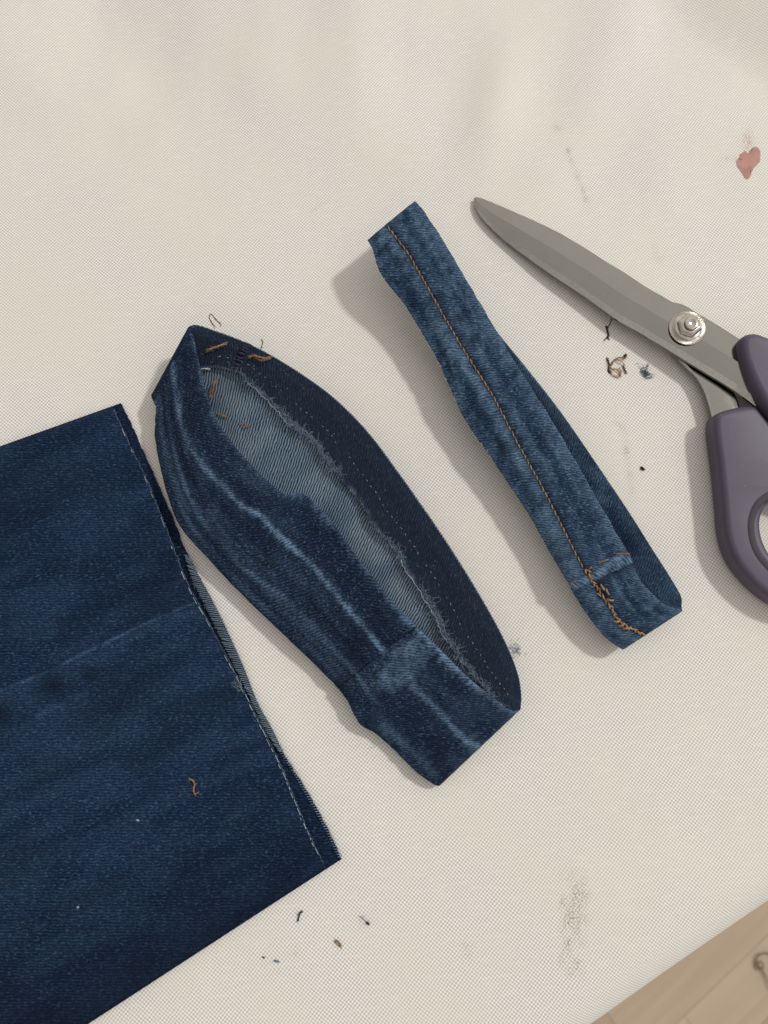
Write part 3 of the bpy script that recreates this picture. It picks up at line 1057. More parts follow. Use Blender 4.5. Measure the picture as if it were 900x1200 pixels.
    for _ in range(35):
        q = rr.integers(ext + 30, nsq - ext - 20)
        j = rr.integers(8, nk - 3)
        p = H1[q, j] - b.N[allc[q], 60] * 0.0002
        fibre(tb, p, rr.normal(0, 1, 3) * np.array([1, 1, 0.1]), rr.uniform(0.0003, 0.0010), rr.uniform(0.00004, 0.00009), rr, 0.6)
    lint = tb.build('lint', M_SPECK, None, True)
    tb = Tubes()
    row = np.stack([H1[q, int(nk * 0.42)] - b.N[allc[q], 60] * 0.00012 for q in range(ext + 25, nsq - ext - 10)])
    q = 0
    while q < len(row) - 6:
        if rr.random() < 0.8:
            tb.add(row[q:q + 3] + rr.normal(0, 0.00006, (1, 3)), 0.00011 * rr.uniform(0.6, 1.2), 5)
        q += 7
    hs = tb.build('hem_stitching', M_SPECK, None, True)
    # fibres along the raw lower edge and rough upper edge
    tb2 = Tubes()
    for _ in range(420):
        i = rr.integers(0, n)
        if not b.front[i]:
            continue
        p = b.out[i, 0]
        dr = (b.out[i, 0] - b.out[i, 4])
        dr = dr / np.linalg.norm(dr) + rr.normal(0, 0.5, 3)
        fibre(tb2, p, dr, rr.uniform(0.0003, 0.0011), 0.00005, rr, 0.5)
    for _ in range(420):
        i = rr.integers(0, n)
        p = b.G[i, -1]
        dr = (b.out[i, -1] - b.out[i, -5])
        dr = dr / np.linalg.norm(dr) + rr.normal(0, 0.6, 3)
        fibre(tb2, p, dr, rr.uniform(0.0002, 0.0006), 0.00004, rr, 0.5)
    pt = b.find(448, 868, 'out', None)
    fibre(tb2, b.find(450, 869), np.array([-0.6, -1, 0]), 0.003, 0.00014, rr, 0.3)
    fz = tb2.build('edge_fuzz', M_FUZZ, None, True)
    into(root, band, hem, fr, ss, fz, lint, hs, *threads)
    return b


BM = build_mid()

# ------------------------------------------------------------------ right loop
RIGHT = [
    (491, 243, 20, 436, 290, 18.5, 0.6), (510, 270, 19.5, 446, 320, 17, 0.9), (532, 306, 18.5, 477, 361, 14.5, 1.2), (570, 370, 17, 515, 425, 12.5, 1.4), (600, 422, 16, 543, 487, 11.5, 1.4),
    (640, 485, 15, 585, 550, 10.5, 1.4), (680, 553, 14, 622, 606, 10, 1.4), (715, 617, 13, 650, 657, 9.5, 1.4), (735, 652, 13, 668, 688, 9.5, 1.3), (752, 685, 12.5, 690, 722, 9, 1.2), (775, 706, 11.5, 710, 747, 8, 0.9),
    (792, 713, 10.5, 724, 757, 7.2, 0.4),
    (798, 712, 9, 729, 757, 5.5, 0.1),
    (798, 701, 8.5, 728, 747, 2.8, 0), (789, 683, 9, 713, 718, 1.8, 0), (762, 640, 10, 688, 678, 1.8, 0), (737, 600, 11, 662, 632, 1.8, 0), (702, 548, 12, 632, 582, 1.8, 0),
    (657, 483, 12.5, 592, 520, 1.8, 0), (618, 433, 13, 555, 465, 2, 0), (586, 394, 13.5, 525, 422, 2.5, 0), (552, 350, 14.5, 498, 378, 4, 0), (521, 302, 16, 468, 332, 8, 0), (500, 262, 18, 444, 302, 13.5, 0),
    (488, 239.5, 19.2, 433, 284, 17.2, 0.2)]
STITCH = [(452, 264), (466, 281), (480, 300), (507, 348), (540, 405), (575, 460), (605, 517), (640, 580), (660, 620), (674, 648), (684, 667)]
STITCH2 = [(684, 667), (691, 678), (700, 690), (706, 700), (714, 711), (722, 724), (727, 730), (738, 736), (748, 741), (757, 744)]
SEAM_R = [(668, 690), (684, 684), (700, 676), (714, 666), (726, 657), (738, 653)]


def build_right():
    b = Band(RIGHT, 1000, 64, 0.0026, 0.0, 12)
    root = empty('hem_band', at(620, 520, 0))
    tag(root, 'narrow washed blue denim hem loop with tan topstitching along its face', 'denim loop', 'cut off denim hem loops')
    b.finish()
    P = b.pout
    X, Y = P[..., 0], P[..., 1]
    fm = b.front[:, None] * np.ones(b.nt)[None]
    d1, s1, _ = poly_dist(P, STITCH + STITCH2[1:])
    G = b.G
    # the stitch line sinks in, the cloth puckers beside it
    G[..., 2] += fm * (-0.0007 * np.exp(-(d1 / 3.2) ** 2) + 0.0004 * np.exp(-((d1 - 11) / 8) ** 2))
    pk = np.sin(b.u * 2 * math.pi / 0.0085 + 2.0 * vnoise(b.u * 60, b.v * 0, 61)) * np.exp(-(d1 / 20) ** 2)
    G[..., 2] += fm * 0.00022 * pk
    G[..., 2] += fm * (0.00045 * vnoise(b.u * 120, b.v * 190, 62) + 0.0002 * vnoise(b.u * 330, b.v * 330, 63))
    d2, _, _ = poly_dist(P, SEAM_R)
    below = (X - 700) * 0.45 + (Y - 676) * 0.9
    sd = np.where(below > 0, d2, -d2)
    G[..., 2] += fm * (0.0011 * smooth(1.5, -1.5, sd) * smooth(-70, -15, sd) + 0.0007 * np.exp(-((sd + 3) / 3.5) ** 2))
    b.finish()
    f = np.zeros_like(X)
    mott = 0.5 * vnoise(b.u * 170, b.v * 190, 64) + 0.45 * vnoise(b.u * 900, b.v * 300, 70) + 0.6 * vnoise(b.u * 420, b.v * 380, 69)
    jag = 0.9 + 0.5 * vnoise(b.u * 420, b.v * 100, 65)
    t = b.t[None]
    edge = np.exp(-((1 - t) / (0.16 * jag)) ** 2) * 0.6 + np.exp(-(t / (0.10 * jag)) ** 2) * 0.35
    f = 0.85 * edge + 0.28 * np.clip(mott, -0.3, 1) * (0.6 + 0.5 * vnoise(b.u * 60, b.v * 80, 66))
    for c0, k in ((0.62, 0.35), (0.80, 0.30), (0.16, 0.3)):
        dc = (t - c0 - 0.05 * vnoise(b.u * 40, b.u * 0, int(c0 * 100))) * 25
        f = f + k * np.exp(-(dc / (1.2 + 0.6 * vnoise(b.u * 900, b.v * 100, 150))) ** 2) * np.clip(0.5 + vnoise(b.u * 70, b.u * 0, 151 + int(c0 * 50)), 0, 1.2)
    f += 0.4 * np.exp(-((d1 - 9) / 6) ** 2) * (s1 > 0) * jag * 0.9 + 0.25 * np.exp(-((d1 - 10) / 6) ** 2) * jag
    f = np.maximum(f, 0.95 * np.exp(-((sd + 3.2) / 3.6) ** 2) * fm)
    f = np.clip(f, 0, 1)
    so = 0.55 * np.clip(-mott - 0.15, 0, 1)  # darker in the mottle, along the stitches and below the seam
    so = np.maximum(so, 0.45 * np.exp(-((d1) / 3.0) ** 2) * fm)
    so = np.maximum(so, 0.55 * np.exp(-((sd - 7) / 9) ** 2) * (sd > 0) * fm * (0.5 + 0.5 * smooth(0, 20, (X - 700))))
    so = np.clip(so, 0, 1)
    fi = np.clip(0.25 + 0.4 * vnoise(b.u * 140, b.v * 210, 67) + np.exp(-((1 - t) / 0.14) ** 2) * 0.25, 0, 1)
    si = np.clip(0.25 + 0.4 * vnoise(b.u * 90, b.v * 150, 68), 0, 1)
    band = b.build('band', M_RIGHT, M_RIGHT, {'fade': f, 'darken': so}, {'fade': fi * 0.7, 'darken': si}, None, M_RIGHT)

    def path(poly, n, lift):
        pts = spline(np.c_[np.array(poly, float), np.zeros(len(poly))], n)[:, :2]
        Q = np.array([b.find(x, y, 'out', None, lift) for x, y in pts])
        k = np.ones(7) / 7
        return np.stack([np.convolve(np.pad(Q[:, i], 3, 'edge'), k, 'valid') for i in range(3)], -1)

    up = np.array([-0.25, 0.1, 0.95])
    tb = Tubes()
    stitch_row(tb, path(STITCH, 260, 0.00016), up, 0.0025, 0.00005, 0.00033, 0.35, 0.00005, 1)
    ts = tb.build('topstitching', M_TOP, None, True)
    tb = Tubes()
    p2 = path(STITCH2, 110, 0.0003)
    stitch_row(tb, p2, up, 0.0020, 0.0, 0.00040, 0.6, 0.00012, 2)
    stitch_row(tb, p2 + np.array([0.0002, 0.0001, 0.0003]), up, 0.0026, 0.0001, 0.00032, -0.8, 0.0003, 3)
    for (x, y) in ((706, 688), (711, 693), (705, 700), (716, 703), (722, 729), (728, 733), (734, 736)):
        c = b.find(x, y, 'out', None, 0.0007)
        a = rng.uniform(0, 6)
        tb.add(spline(np.array([c + np.array([math.cos(a), math.sin(a), -0.3]) * 0.0012, c + np.array([0, 0, 0.0006]), c - np.array([math.cos(a + .6), math.sin(a + .6), 0.3]) * 0.0012]), 9), 0.0004, 6)
    t2 = tb.build('topstitching', M_TAN, None, True)
    t2['label'] = 'doubled knotted stretch of tan topstitching below the seam'
    tb = Tubes()
    for a, e in (((701, 661), (713, 655)), ((721, 650), (737, 649)), ((669, 684), (677, 680)), ((690, 668), (694, 664))):
        p0, p1 = b.find(*a, 'out', None, 0.0003), b.find(*e, 'out', None, 0.0003)
        m_ = (p0 + p1) / 2 + np.array([0, 0, 0.0003])
        tb.add(spline(np.array([p0, m_, p1]), 9), 0.00026, 6)
    st = tb.build('seam_stitching', M_RUST, None)
    # fibres on edges
    rr = np.random.default_rng(5)
    tb = Tubes()
    tw = Tubes()
    for _ in range(700):
        i = rr.integers(0, b.ns)
        j = 0 if rr.random() < 0.6 else -1
        p = b.G[i, j]
        dr = b.G[i, j] - b.G[i, 4 if j == 0 else -5]
        dr = dr / np.linalg.norm(dr) + rr.normal(0, 0.6, 3)
        fibre(tb, p + dr * 0.0003, dr, rr.uniform(0.0002, 0.0007), 0.00004, rr, 0.5)
    for _ in range(26):
        i = rr.integers(10, 260)
        if not b.front[i]:
            continue
        p = b.out[i, 0]
        fibre(tw, p, np.array([-0.7, -0.5, 0.3]) + rr.normal(0, 0.6, 3), rr.uniform(0.0004, 0.0009), 0.00012, rr, 0.4)
    fz = tb.build('edge_fuzz', M_FUZZ, None, True)
    wf = tw.build('edge_thread', M_WHITE, None)
    into(root, band, ts, t2, st, fz, wf)
    return b


BR = build_right()


# ------------------------------------------------------------------ trouser leg
def build_leg():
    root = empty('trouser_leg', at(120, 850, 0))
    tag(root, 'navy denim trouser leg lying flat, cut across its end, doubled edge showing', 'trouser leg')
    up_r = [(131, 476), (160, 538), (173, 565), (191, 610), (207, 653), (221, 687), (240, 722), (262, 763), (281, 800), (306, 850), (330, 900), (345, 936), (358, 968), (369, 992), (381, 1017)]
    lo_r = [(141, 472.5), (151, 492), (168, 530), (184, 565), (200, 602), (214, 638), (226, 664), (243, 695), (264, 737), (281, 775), (301, 826), (316, 853), (331, 882), (344, 903), (363, 934), (384, 972), (400, 1007)]

    def sheet(name, right, lt, lb, z0, th, ns, nt, mats, fade_fn, zfun, seed, end_cap=0):
        rp = spline(np.c_[np.array(right, float), np.zeros(len(right))], ns)[:, :2]
        lp = np.stack([np.linspace(lt[0], lb[0], ns), np.linspace(lt[1], lb[1], ns)], -1)
        t = np.linspace(0, 1, nt)[None, :, None]
        PX = lp[:, None] * (1 - t) + rp[:, None] * t
        # ragged cut: fine irregularity of the last few columns
        jag = 0.5 * vnoise(np.arange(ns) / 4.0, np.zeros(ns), seed) + 0.35 * vnoise(np.arange(ns) / 1.4, np.zeros(ns), seed + 1)
        PX[:, -1] += np.stack([jag, -0.4 * jag], -1)
        Z = z0 + zfun(PX)
        top = at(PX[..., 0], PX[..., 1], Z)
        n = normals(top)
        if n[..., 2].mean() < 0:
            n = -n
            flip = True
        else:
            flip = False
        bot = top - n * th
        # round the long folded edges over
        w = top[..., :2] @ np.array([math.cos(math.radians(27)), math.sin(math.radians(27))])
        v = top[..., :2] @ np.array([-math.sin(math.radians(27)), math.cos(math.radians(27))])
        uv = np.stack([w, v], -1).reshape(-1, 2)
        f, so = fade_fn(PX)
        N1 = ns * nt
        fo, fb = grid_faces(ns, nt, 0, False, flip), grid_faces(ns, nt, N1, False, not flip)
        i = np.arange(ns - 1)
        er = np.stack([(i + 1) * nt + nt - 1, i * nt + nt - 1, N1 + i * nt + nt - 1, N1 + (i + 1) * nt + nt - 1], -1)
        el = np.stack([i * nt, (i + 1) * nt, N1 + (i + 1) * nt, N1 + i * nt], -1)
        j = np.arange(nt - 1)
        et = np.stack([j + 1, j, N1 + j, N1 + j + 1], -1)
        eb = np.stack([j, j + 1, N1 + j + 1, N1 + j], -1) + (ns - 1) * nt
        Fs = np.concatenate([fo, fb, er, el, et, eb])
        mi = np.r_[np.zeros(len(fo)), np.full(len(fb), 1), np.full(len(er), 2), np.zeros(len(el) + len(et) + len(eb))]
        o = mesh(name, np.concatenate([top.reshape(-1, 3), bot.reshape(-1, 3)]), Fs, mats, None, np.concatenate([uv, uv]),
                 {'fade': np.r_[f.ravel(), f.ravel()], 'darken': np.r_[so.ravel(), so.ravel()]}, mi)
        return o, top, PX

    crease = [(-20, 818), (0, 810), (60, 785), (130, 750), (190, 722), (243, 700)]
    crease2 = [(40, 1090), (120, 1045), (200, 998), (290, 948)]
    cr3 = [(120, 640), (180, 605)]

    def fade(PX):
        x, y = PX[..., 0], PX[..., 1]
        f = np.zeros_like(x)
        d, s, _ = poly_dist(PX, crease)
        f = np.maximum(f, 0.75 * np.exp(-(d / 2.2) ** 2) * (0.7 + 0.5 * vnoise(x / 9, y / 9, 71)))
        f = np.maximum(f, 0.30 * np.exp(-(d / 26) ** 2) * (s > 0) * (0.6 + 0.6 * vnoise(x / 16, y / 8, 78)))
        d2, _, _ = poly_dist(PX, crease2)
        f = np.maximum(f, 0.25 * np.exp(-(d2 / 2.2) ** 2) * (0.5 + 0.8 * vnoise(x / 12, y / 12, 72)))
        f = np.maximum(f, 0.5 * np.exp(-(((x - 80) / 17) ** 2 + ((y - 873) / 13) ** 2)) * (0.6 + 0.7 * vnoise(x / 5, y / 5, 73)))
        dd, _, _ = poly_dist(PX, [(45, 838), (80, 822), (118, 803), (150, 792)])
        f = np.maximum(f, 0.34 * np.exp(-(dd / 6) ** 2) * (0.5 + 0.8 * vnoise(x / 6, y / 6, 79)))
        f = np.maximum(f, 0.12 * np.clip(0.5 + vnoise((x * 0.9 - y * 0.42) / 45, (x * 0.42 + y * 0.9) / 16, 74), 0, 1))
        mid = np.exp(-(((x * 0.42 + y * 0.9) - 820) / 150) ** 2)
        f = f + 0.07 * mid
        dr, _, _ = poly_dist(PX, up_r)
        f = np.maximum(f, 0.3 * np.exp(-(dr / 1.3) ** 2))
        so = 0.75 * np.exp(-(((x - 62) / 20) ** 2 + ((y - 802) / 15) ** 2))  # darker patches below the crease, darker towards the bottom of the leg
        so = np.maximum(so, 0.6 * np.exp(-(((x - 108) / 14) ** 2 + ((y - 790) / 10) ** 2)))
        so = np.maximum(so, 0.7 * np.exp(-(((x - 0) / 16) ** 2 + ((y - 838) / 16) ** 2)))
        so = np.maximum(so, 0.35 * np.clip(vnoise((x * 0.9 - y * 0.42) / 110, (x * 0.42 + y * 0.9) / 30, 75), 0, 1))
        so = np.maximum(so, 0.72 * smooth(960, 1150, x * 0.42 + y * 0.9 + 20 * vnoise(x / 60, y / 60, 76)))
        return np.clip(f, 0, 1), np.clip(so, 0, 1)

    def zup(PX):
        x, y = PX[..., 0], PX[..., 1]
        d, s, _ = poly_dist(PX, crease)
        z = 0.0009 * np.exp(-(d / 3.5) ** 2) + 0.0005 * np.where(s > 0, 1, -1) * np.exp(-(d / 30) ** 2) * smooth(0, 4, d)
        d2, _, _ = poly_dist(PX, crease2)
        z = z + 0.0003 * np.exp(-(d2 / 5) ** 2)
        a = (x * 0.9 - y * 0.42)
        c = (x * 0.42 + y * 0.9)
        z = z + 0.00045 * vnoise(a / 150, c / 28, 77) + 0.00016 * vnoise(a / 40, c / 14, 80)
        # pressed fold along the two long sides
        e1, _, _ = poly_dist(PX, [(-140, 573), (131, 476)])
        e2, _, _ = poly_dist(PX, [(-140, 1356), (381, 1017)])
        e = np.minimum(e1, e2)
        z = z - 0.0010 * np.exp(-(e / 4) ** 2)
        # the raw mouth of the leg gapes a little near the middle
        dr, _, _ = poly_dist(PX, [(191, 610), (221, 687), (240, 722)])
        z = z + 0.0012 * np.exp(-(dr / 16) ** 2)
        return z

    zlow = lambda PX: 0.0002 * vnoise(PX[..., 0] / 50, PX[..., 1] / 50, 81)

    def fade_low(PX):
        x, y = PX[..., 0], PX[..., 1]
        dr, _, _ = poly_dist(PX, lo_r)
        f = 0.12 * np.exp(-(dr / 1.6) ** 2)
        return f, 0.25 + 0 * x

    def fade_rev(PX):
        return 0.2 + 0 * PX[..., 0], 0 * PX[..., 0]

    upper, topU, pxU = sheet('upper_layer', up_r, (-140, 573), (-140, 1356), 0.0034, 0.0012, 620, 420, [M_LEG, M_WRONG, M_RAWEDGE], fade, zup, 91)
    lower, topL, pxL = sheet('lower_layer', lo_r, (-130, 571), (-130, 1352), 0.0016, 0.0012, 620, 160, [M_LEG, M_WRONG, M_LEG], fade_low, zlow, 93)
    # strip of seam allowance: the pale reverse peeping out between the layers
    al = [(219, 650), (228, 668), (243, 695), (264, 737), (283, 779), (301, 824), (318, 855), (330, 880)]
    il = [(216, 650), (221, 668), (230, 690), (247, 724), (266, 764), (290, 812), (309, 852), (327, 882)]
    n = 180
    A_ = spline(np.c_[np.array(al, float), np.zeros(len(al))], n)[:, :2]
    I_ = spline(np.c_[np.array(il, float), np.zeros(len(il))], n)[:, :2]
    k = np.linspace(0, 1, 16)[None, :, None]
    PX = I_[:, None] * (1 - k) + (A_ + [0.8, -0.2])[:, None] * k
    zz = 0.0021 + 0.0007 * np.sin(np.linspace(0, math.pi, 16))[None] * np.ones((n, 1))
    top = at(PX[..., 0], PX[..., 1], zz)
    uv = np.stack([top[..., 0], top[..., 1]], -1).reshape(-1, 2)
    bot = top - np.array([0, 0, 0.0006])
    N1 = n * 16
    i = np.arange(n - 1)
    er = np.stack([(i + 1) * 16 + 15, i * 16 + 15, N1 + i * 16 + 15, N1 + (i + 1) * 16 + 15], -1)
    el = np.stack([i * 16, (i + 1) * 16, N1 + (i + 1) * 16, N1 + i * 16], -1)
    fl = grid_faces(n, 16, 0, False, True)
    allow = mesh('seam_allowance', np.concatenate([top.reshape(-1, 3), bot.reshape(-1, 3)]), np.concatenate([fl, grid_faces(n, 16, N1), er, el]), M_HEM, None,
                 np.concatenate([uv, uv]), {'fade': np.full(2 * N1, 0.1), 'darken': np.full(2 * N1, 0.0)})
    if allow.data.polygons[0].normal.z < 0:
        allow.data.flip_normals()
    rr = np.random.default_rng(9)
    # overlock stitches wrapping the edge
    tb = Tubes()
    for q in range(0, n, 2):
        jq = rr.normal(0, 0.5, 2)
        a, c_ = at(*(I_[q] + jq), 0.0030), at(*(A_[min(q + 4, n - 1)] + [0.8 + jq[1] * 0.8, -0.3]), 0.0024)
        m_ = (a + c_) / 2 + np.array([0, 0, 0.0005])
        if True:
            tb.add(spline(np.array([a, m_, c_, c_ - np.array([0, 0, 0.0012])]), 8), 0.00020 * rr.uniform(0.8, 1.2), 5)
    lo = spline(np.c_[np.array([(330, 880), (342, 898), (363, 934), (384, 972), (399, 1004)], float), np.zeros(5)], 130)[:, :2]
    dq = np.gradient(lo, axis=0)
    dq /= np.linalg.norm(dq, axis=1, keepdims=True)
    nq = np.stack([dq[:, 1], -dq[:, 0]], -1)
    for q in range(0, 130, 3):
        a, c_ = at(*(lo[q] - nq[q] * 3.2 - dq[q] * 1.5), 0.0022), at(*(lo[q] + nq[q] * 0.8), 0.0019)
        m_ = (a + c_) / 2 + np.array([0, 0, 0.0003])
        tb.add(spline(np.array([a, m_, c_, c_ - np.array([0, 0, 0.001])]), 7), 0.00018 * rr.uniform(0.8, 1.2), 5)
    ov = tb.build('overlock_stitching', plain('slate_overlock_thread', (0.12, 0.165, 0.215), 0.85, var=0.5, scale=3.0), None, True)
    # pale thread dashes along the upper cut
    tb = Tubes()
    e = spline(np.c_[np.array(up_r, float), np.zeros(len(up_r))], 620)[:, :2]
    zedge = topU[:, -3, 2]
    P3 = at(e[:, 0] - 1.0, e[:, 1] + 0.4, zedge + 0.0002)
    q = 4
    while q < 600:
        y = e[q, 1]
        ln = rr.integers(4, 12) if y > 760 else rr.integers(4, 15)
        pr = 0.9 if y > 760 else (0.62 if y > 530 else 0.4)
        if rr.random() < pr:
            seg = P3[q:q + ln] + rr.normal(0, 0.00012, (1, 3)) * [1, 1, 0]
            if len(seg) > 2:
                tb.add(seg, rr.uniform(0.00010, 0.00019), 5)
        q += ln + (rr.integers(1, 4) if y > 760 else rr.integers(3, 12))
    wt = tb.build('edge_stitching', M_DASH, None, True)
    # cut fibres on both mouths
    tb = Tubes()
    for _ in range(520):
        q = rr.integers(0, 620)
        T_ = topU if rr.random() < 0.6 else topL
        p = T_[q, -1] - np.array([0, 0, 0.0005])
        fibre(tb, p, np.array([0.9, 0.35, 0.2]) + rr.normal(0, 0.6, 3), rr.uniform(0.0003, 0.0010), 0.00005, rr, 0.5)
    for _ in range(60):
        x, y = 224 + rr.normal(0, 8), 690 + rr.normal(0, 22)
        j = np.argmin(abs(lo_c(lo_r)[:, 1] - y))
        x = lo_c(lo_r)[j, 0] - rr.uniform(0, 10)
        fibre(tb, at(x, y, 0.0028), rr.normal(0, 1, 3) * [1, 1, 0.3], rr.uniform(0.0008, 0.0025), 0.00007, rr, 0.5)
    fz = tb.build('frayed_edge', M_FUZZ, None, True)
    into(root, upper, lower, allow, ov, wt, fz)
    return topU, pxU


def lo_c(p):
    return spline(np.c_[np.array(p, float), np.zeros(len(p))], 300)[:, :2]


LEG_TOP, LEG_PX = build_leg()


def leg_z(px, py):
    k = np.argmin((LEG_PX[..., 0] - px) ** 2 + (LEG_PX[..., 1] - py) ** 2)
    return LEG_TOP.reshape(-1, 3)[k, 2]


# ------------------------------------------------------------------ scissors
def build_scissors():
    root = empty('scissors', at(806, 384, 0))
    tag(root, 'steel dressmaking scissors with mauve grey plastic handles, blades closed', 'scissors')

    def blade(name, pairs, prof, depth, nn=260):
        a = np.array(pairs, float)
        U = at(a[:, 0], a[:, 1], a[:, 4] * 1e-3)
        Lw = at(a[:, 2], a[:, 3], a[:, 4] * 1e-3 if a.shape[1] < 6 else a[:, 5] * 1e-3)
        C = spline(np.concatenate([(U + Lw) / 2, U, Lw], 1), nn)
        U, Lw = C[:, 3:6], C[:, 6:9]
        q = np.array([p[0] for p in prof])
        hz = np.array([p[1] for p in prof]) * 1e-3
        taper = np.clip(np.arange(nn) / 40.0, 0.25, 1)
        top = U[:, None] * (1 - q)[None, :, None] + Lw[:, None] * q[None, :, None]
        top[..., 2] += hz[None] * taper[:, None]
        k = len(q)
        bot = np.stack([Lw, U], 1).copy()
        bot[..., 2] -= (depth * 1e-3) * taper[:, None]
        ring = np.concatenate([top, bot], 1)
        m = ring.shape[1]
        i = np.arange(nn - 1)[:, None]
        j = np.arange(m)[None]
        j2 = (j + 1) % m
        Fq = np.stack([i * m + j, i * m + j2, (i + 1) * m + j2, (i + 1) * m + j], -1).reshape(-1, 4)
        c = np.arange(1, m - 1)
        caps = np.concatenate([np.stack([0 * c, c + 1, c], -1), np.stack([0 * c, c, c + 1], -1) + (nn - 1) * m])
        Ls = np.r_[0, np.cumsum(np.linalg.norm(np.diff(C[:, :3], axis=0), axis=1))]
        w = np.linalg.norm(U - Lw, axis=1)
        vv = np.r_[q, 1.0, 0.0]
        uv = np.stack([np.broadcast_to(Ls[:, None], (nn, m)), w[:, None] * vv[None]], -1).reshape(-1, 2)
        o = mesh(name, ring.reshape(-1, 3), [Fq, caps], [M_STEEL, M_GROUND], None, uv, mi=np.r_[np.tile(np.where(np.arange(m) == k - 2, 1, 0), nn - 1), np.zeros(len(caps))], shade=True)
        bm = bmesh.new()
        bm.from_mesh(o.data)
        bmesh.ops.recalc_face_normals(bm, faces=bm.faces)
        for e in bm.edges:
            if len(e.link_faces) == 2 and e.calc_face_angle(0) > math.radians(11):
                e.smooth = False
        bm.to_mesh(o.data)
        bm.free()
        return o

    up = [(557, 231, 555.5, 233, 2.2), (561, 231, 556.5, 241, 2.6), (575, 236, 566, 256, 3.2), (600, 246, 588, 277, 4.0), (630, 259, 617, 299, 4.8), (660, 274, 648, 321, 5.6), (690, 292, 680, 342, 6.3),
          (712, 306, 704, 359, 6.8), (735, 320, 728, 376, 7.2), (756, 334, 750, 388, 7.6), (775, 345, 768, 399, 7.9), (786, 351.5, 780, 406, 8.1), (789, 353, 783, 408, 8.1), (801, 356, 793, 414, 8.3), (820, 367, 812, 426, 8.6),
          (840, 379, 832, 438, 8.9), (864, 394, 852, 450, 9.2), (880, 404, 870, 462, 9.4), (897, 414, 887, 475, 9.6)]
    prof = [(0.0, -0.8), (0.035, -0.15), (0.10, 0.05), (0.50, 0.95), (0.85, -0.05), (0.88, -0.16), (1.0, -1.15)]
    b1 = blade('blade', up, prof, 2.3)
    b1['label'] = 'upper steel blade with bevelled lower edge'
    # the second blade lies under the first, its shank bends away to the lower handle
    lowp = []
    for (x0, y0, x1, y1, z) in up[:11]:
        lowp.append((x0 * 0.92 + x1 * 0.08 + 1.5, y0 * 0.92 + y1 * 0.08 + 1.5, x0 * 0.12 + x1 * 0.88 + 1.5, y0 * 0.12 + y1 * 0.88 + 1.0, max(z - 2.9, 0.9)))
    lowp += [(800, 362, 786, 411, 5.0), (818, 380, 795, 421, 5.2), (833, 405, 806, 432, 5.4), (847, 436, 817, 443, 5.5), (858, 455, 825, 457, 5.6), (865, 470, 831, 474, 5.6), (869, 485, 835, 490, 5.6), (872, 500, 838, 505, 5.6)]
    b2 = blade('blade', lowp, [(0.0, -0.3), (0.06, 0.0), (0.5, 0.12), (0.94, 0.0), (1.0, -0.3)], 2.4)
    b2['label'] = 'lower steel blade, mostly covered, its shank entering the lower handle'

    def plate(name, outline, hole, z, thick, bev, mat):
        cu = bpy.data.curves.new(name, 'CURVE')
        cu.dimensions = '2D'
        cu.fill_mode = 'BOTH'
        for lp in (outline, hole):
            if lp is None:
                continue
            pts = spline(at(np.array(lp)[:, 0], np.array(lp)[:, 1], z + thick * 0.4) * [1, 1, 0], 150, True)
            sp = cu.splines.new('POLY')
            sp.points.add(len(pts) - 1)
            for p, v in zip(sp.points, pts):
                p.co = (v[0], v[1], 0, 1)
            sp.use_cyclic_u = True
        cu.extrude = thick / 2 - bev
        cu.bevel_depth = bev
        cu.bevel_resolution = 6
        cu.offset = -bev
        ob = bpy.data.objects.new(name, cu)
        COL.objects.link(ob)
        dg = bpy.context.evaluated_depsgraph_get()
        me = bpy.data.meshes.new_from_object(ob.evaluated_get(dg))
        bpy.data.objects.remove(ob)
        bpy.data.curves.remove(cu)
        bm = bmesh.new()
        bm.from_mesh(me)
        bmesh.ops.remove_doubles(bm, verts=bm.verts, dist=1e-6)
        for f in bm.faces:
            f.smooth = True
        for e in bm.edges:
            if len(e.link_faces) == 2 and e.calc_face_angle(0) > math.radians(40):
                e.smooth = False
        for v in bm.verts:
            v.co.z += z + thick / 2
        bm.to_mesh(me)
        bm.free()
        me.materials.clear()
        me.materials.append(mat)
        me.name = name
        return link(name, me)

    def ringtube(name, hole, z, r, squash, mat):
        P = spline(at(np.array(hole)[:, 0], np.array(hole)[:, 1], z), 130, True)
        n = len(P)
        T = np.roll(P, -1, 0) - np.roll(P, 1, 0)
        T /= np.linalg.norm(T, axis=1, keepdims=True)
        Sd = np.cross(T, [0, 0, 1.0])
        a = np.linspace(0, 2 * math.pi, 16, endpoint=False)
        R = P[:, None] + r * np.cos(a)[None, :, None] * Sd[:, None] + squash * np.sin(a)[None, :, None] * np.array([0, 0, 1.0])
        i = np.arange(n)[:, None]
        j = np.arange(16)[None]
        Fq = np.stack([i * 16 + j, i * 16 + (j + 1) % 16, (i + 1) % n * 16 + (j + 1) % 16, (i + 1) % n * 16 + j], -1).reshape(-1, 4)
        o = mesh(name, R.reshape(-1, 3), Fq, mat)
        bm = bmesh.new()
        bm.from_mesh(o.data)
        bmesh.ops.recalc_face_normals(bm, faces=bm.faces)
        bm.to_mesh(o.data)
        bm.free()
        return o

    lo_out = [(831, 492), (836, 488), (853, 483), (876, 481), (888, 493), (902, 512), (922, 536), (952, 548), (982, 572), (1000, 615), (996, 665), (972, 705), (940, 719), (915, 714), (892, 701), (870, 681), (853, 658), (843, 630), (839, 590), (835, 550), (831, 520), (829.5, 502)]
    lo_hole = [(905, 585), (893, 592), (886, 603), (883, 616), (885, 632), (890, 645), (898, 657), (910, 669), (928, 679), (950, 676), (965, 656), (967, 626), (957, 602), (940, 588), (922, 582)]
    h1 = plate('handle', lo_out, lo_hole, 0.0004, 0.0108, 0.0026, M_HANDLE)
    h1['label'] = 'lower handle with the large finger ring'
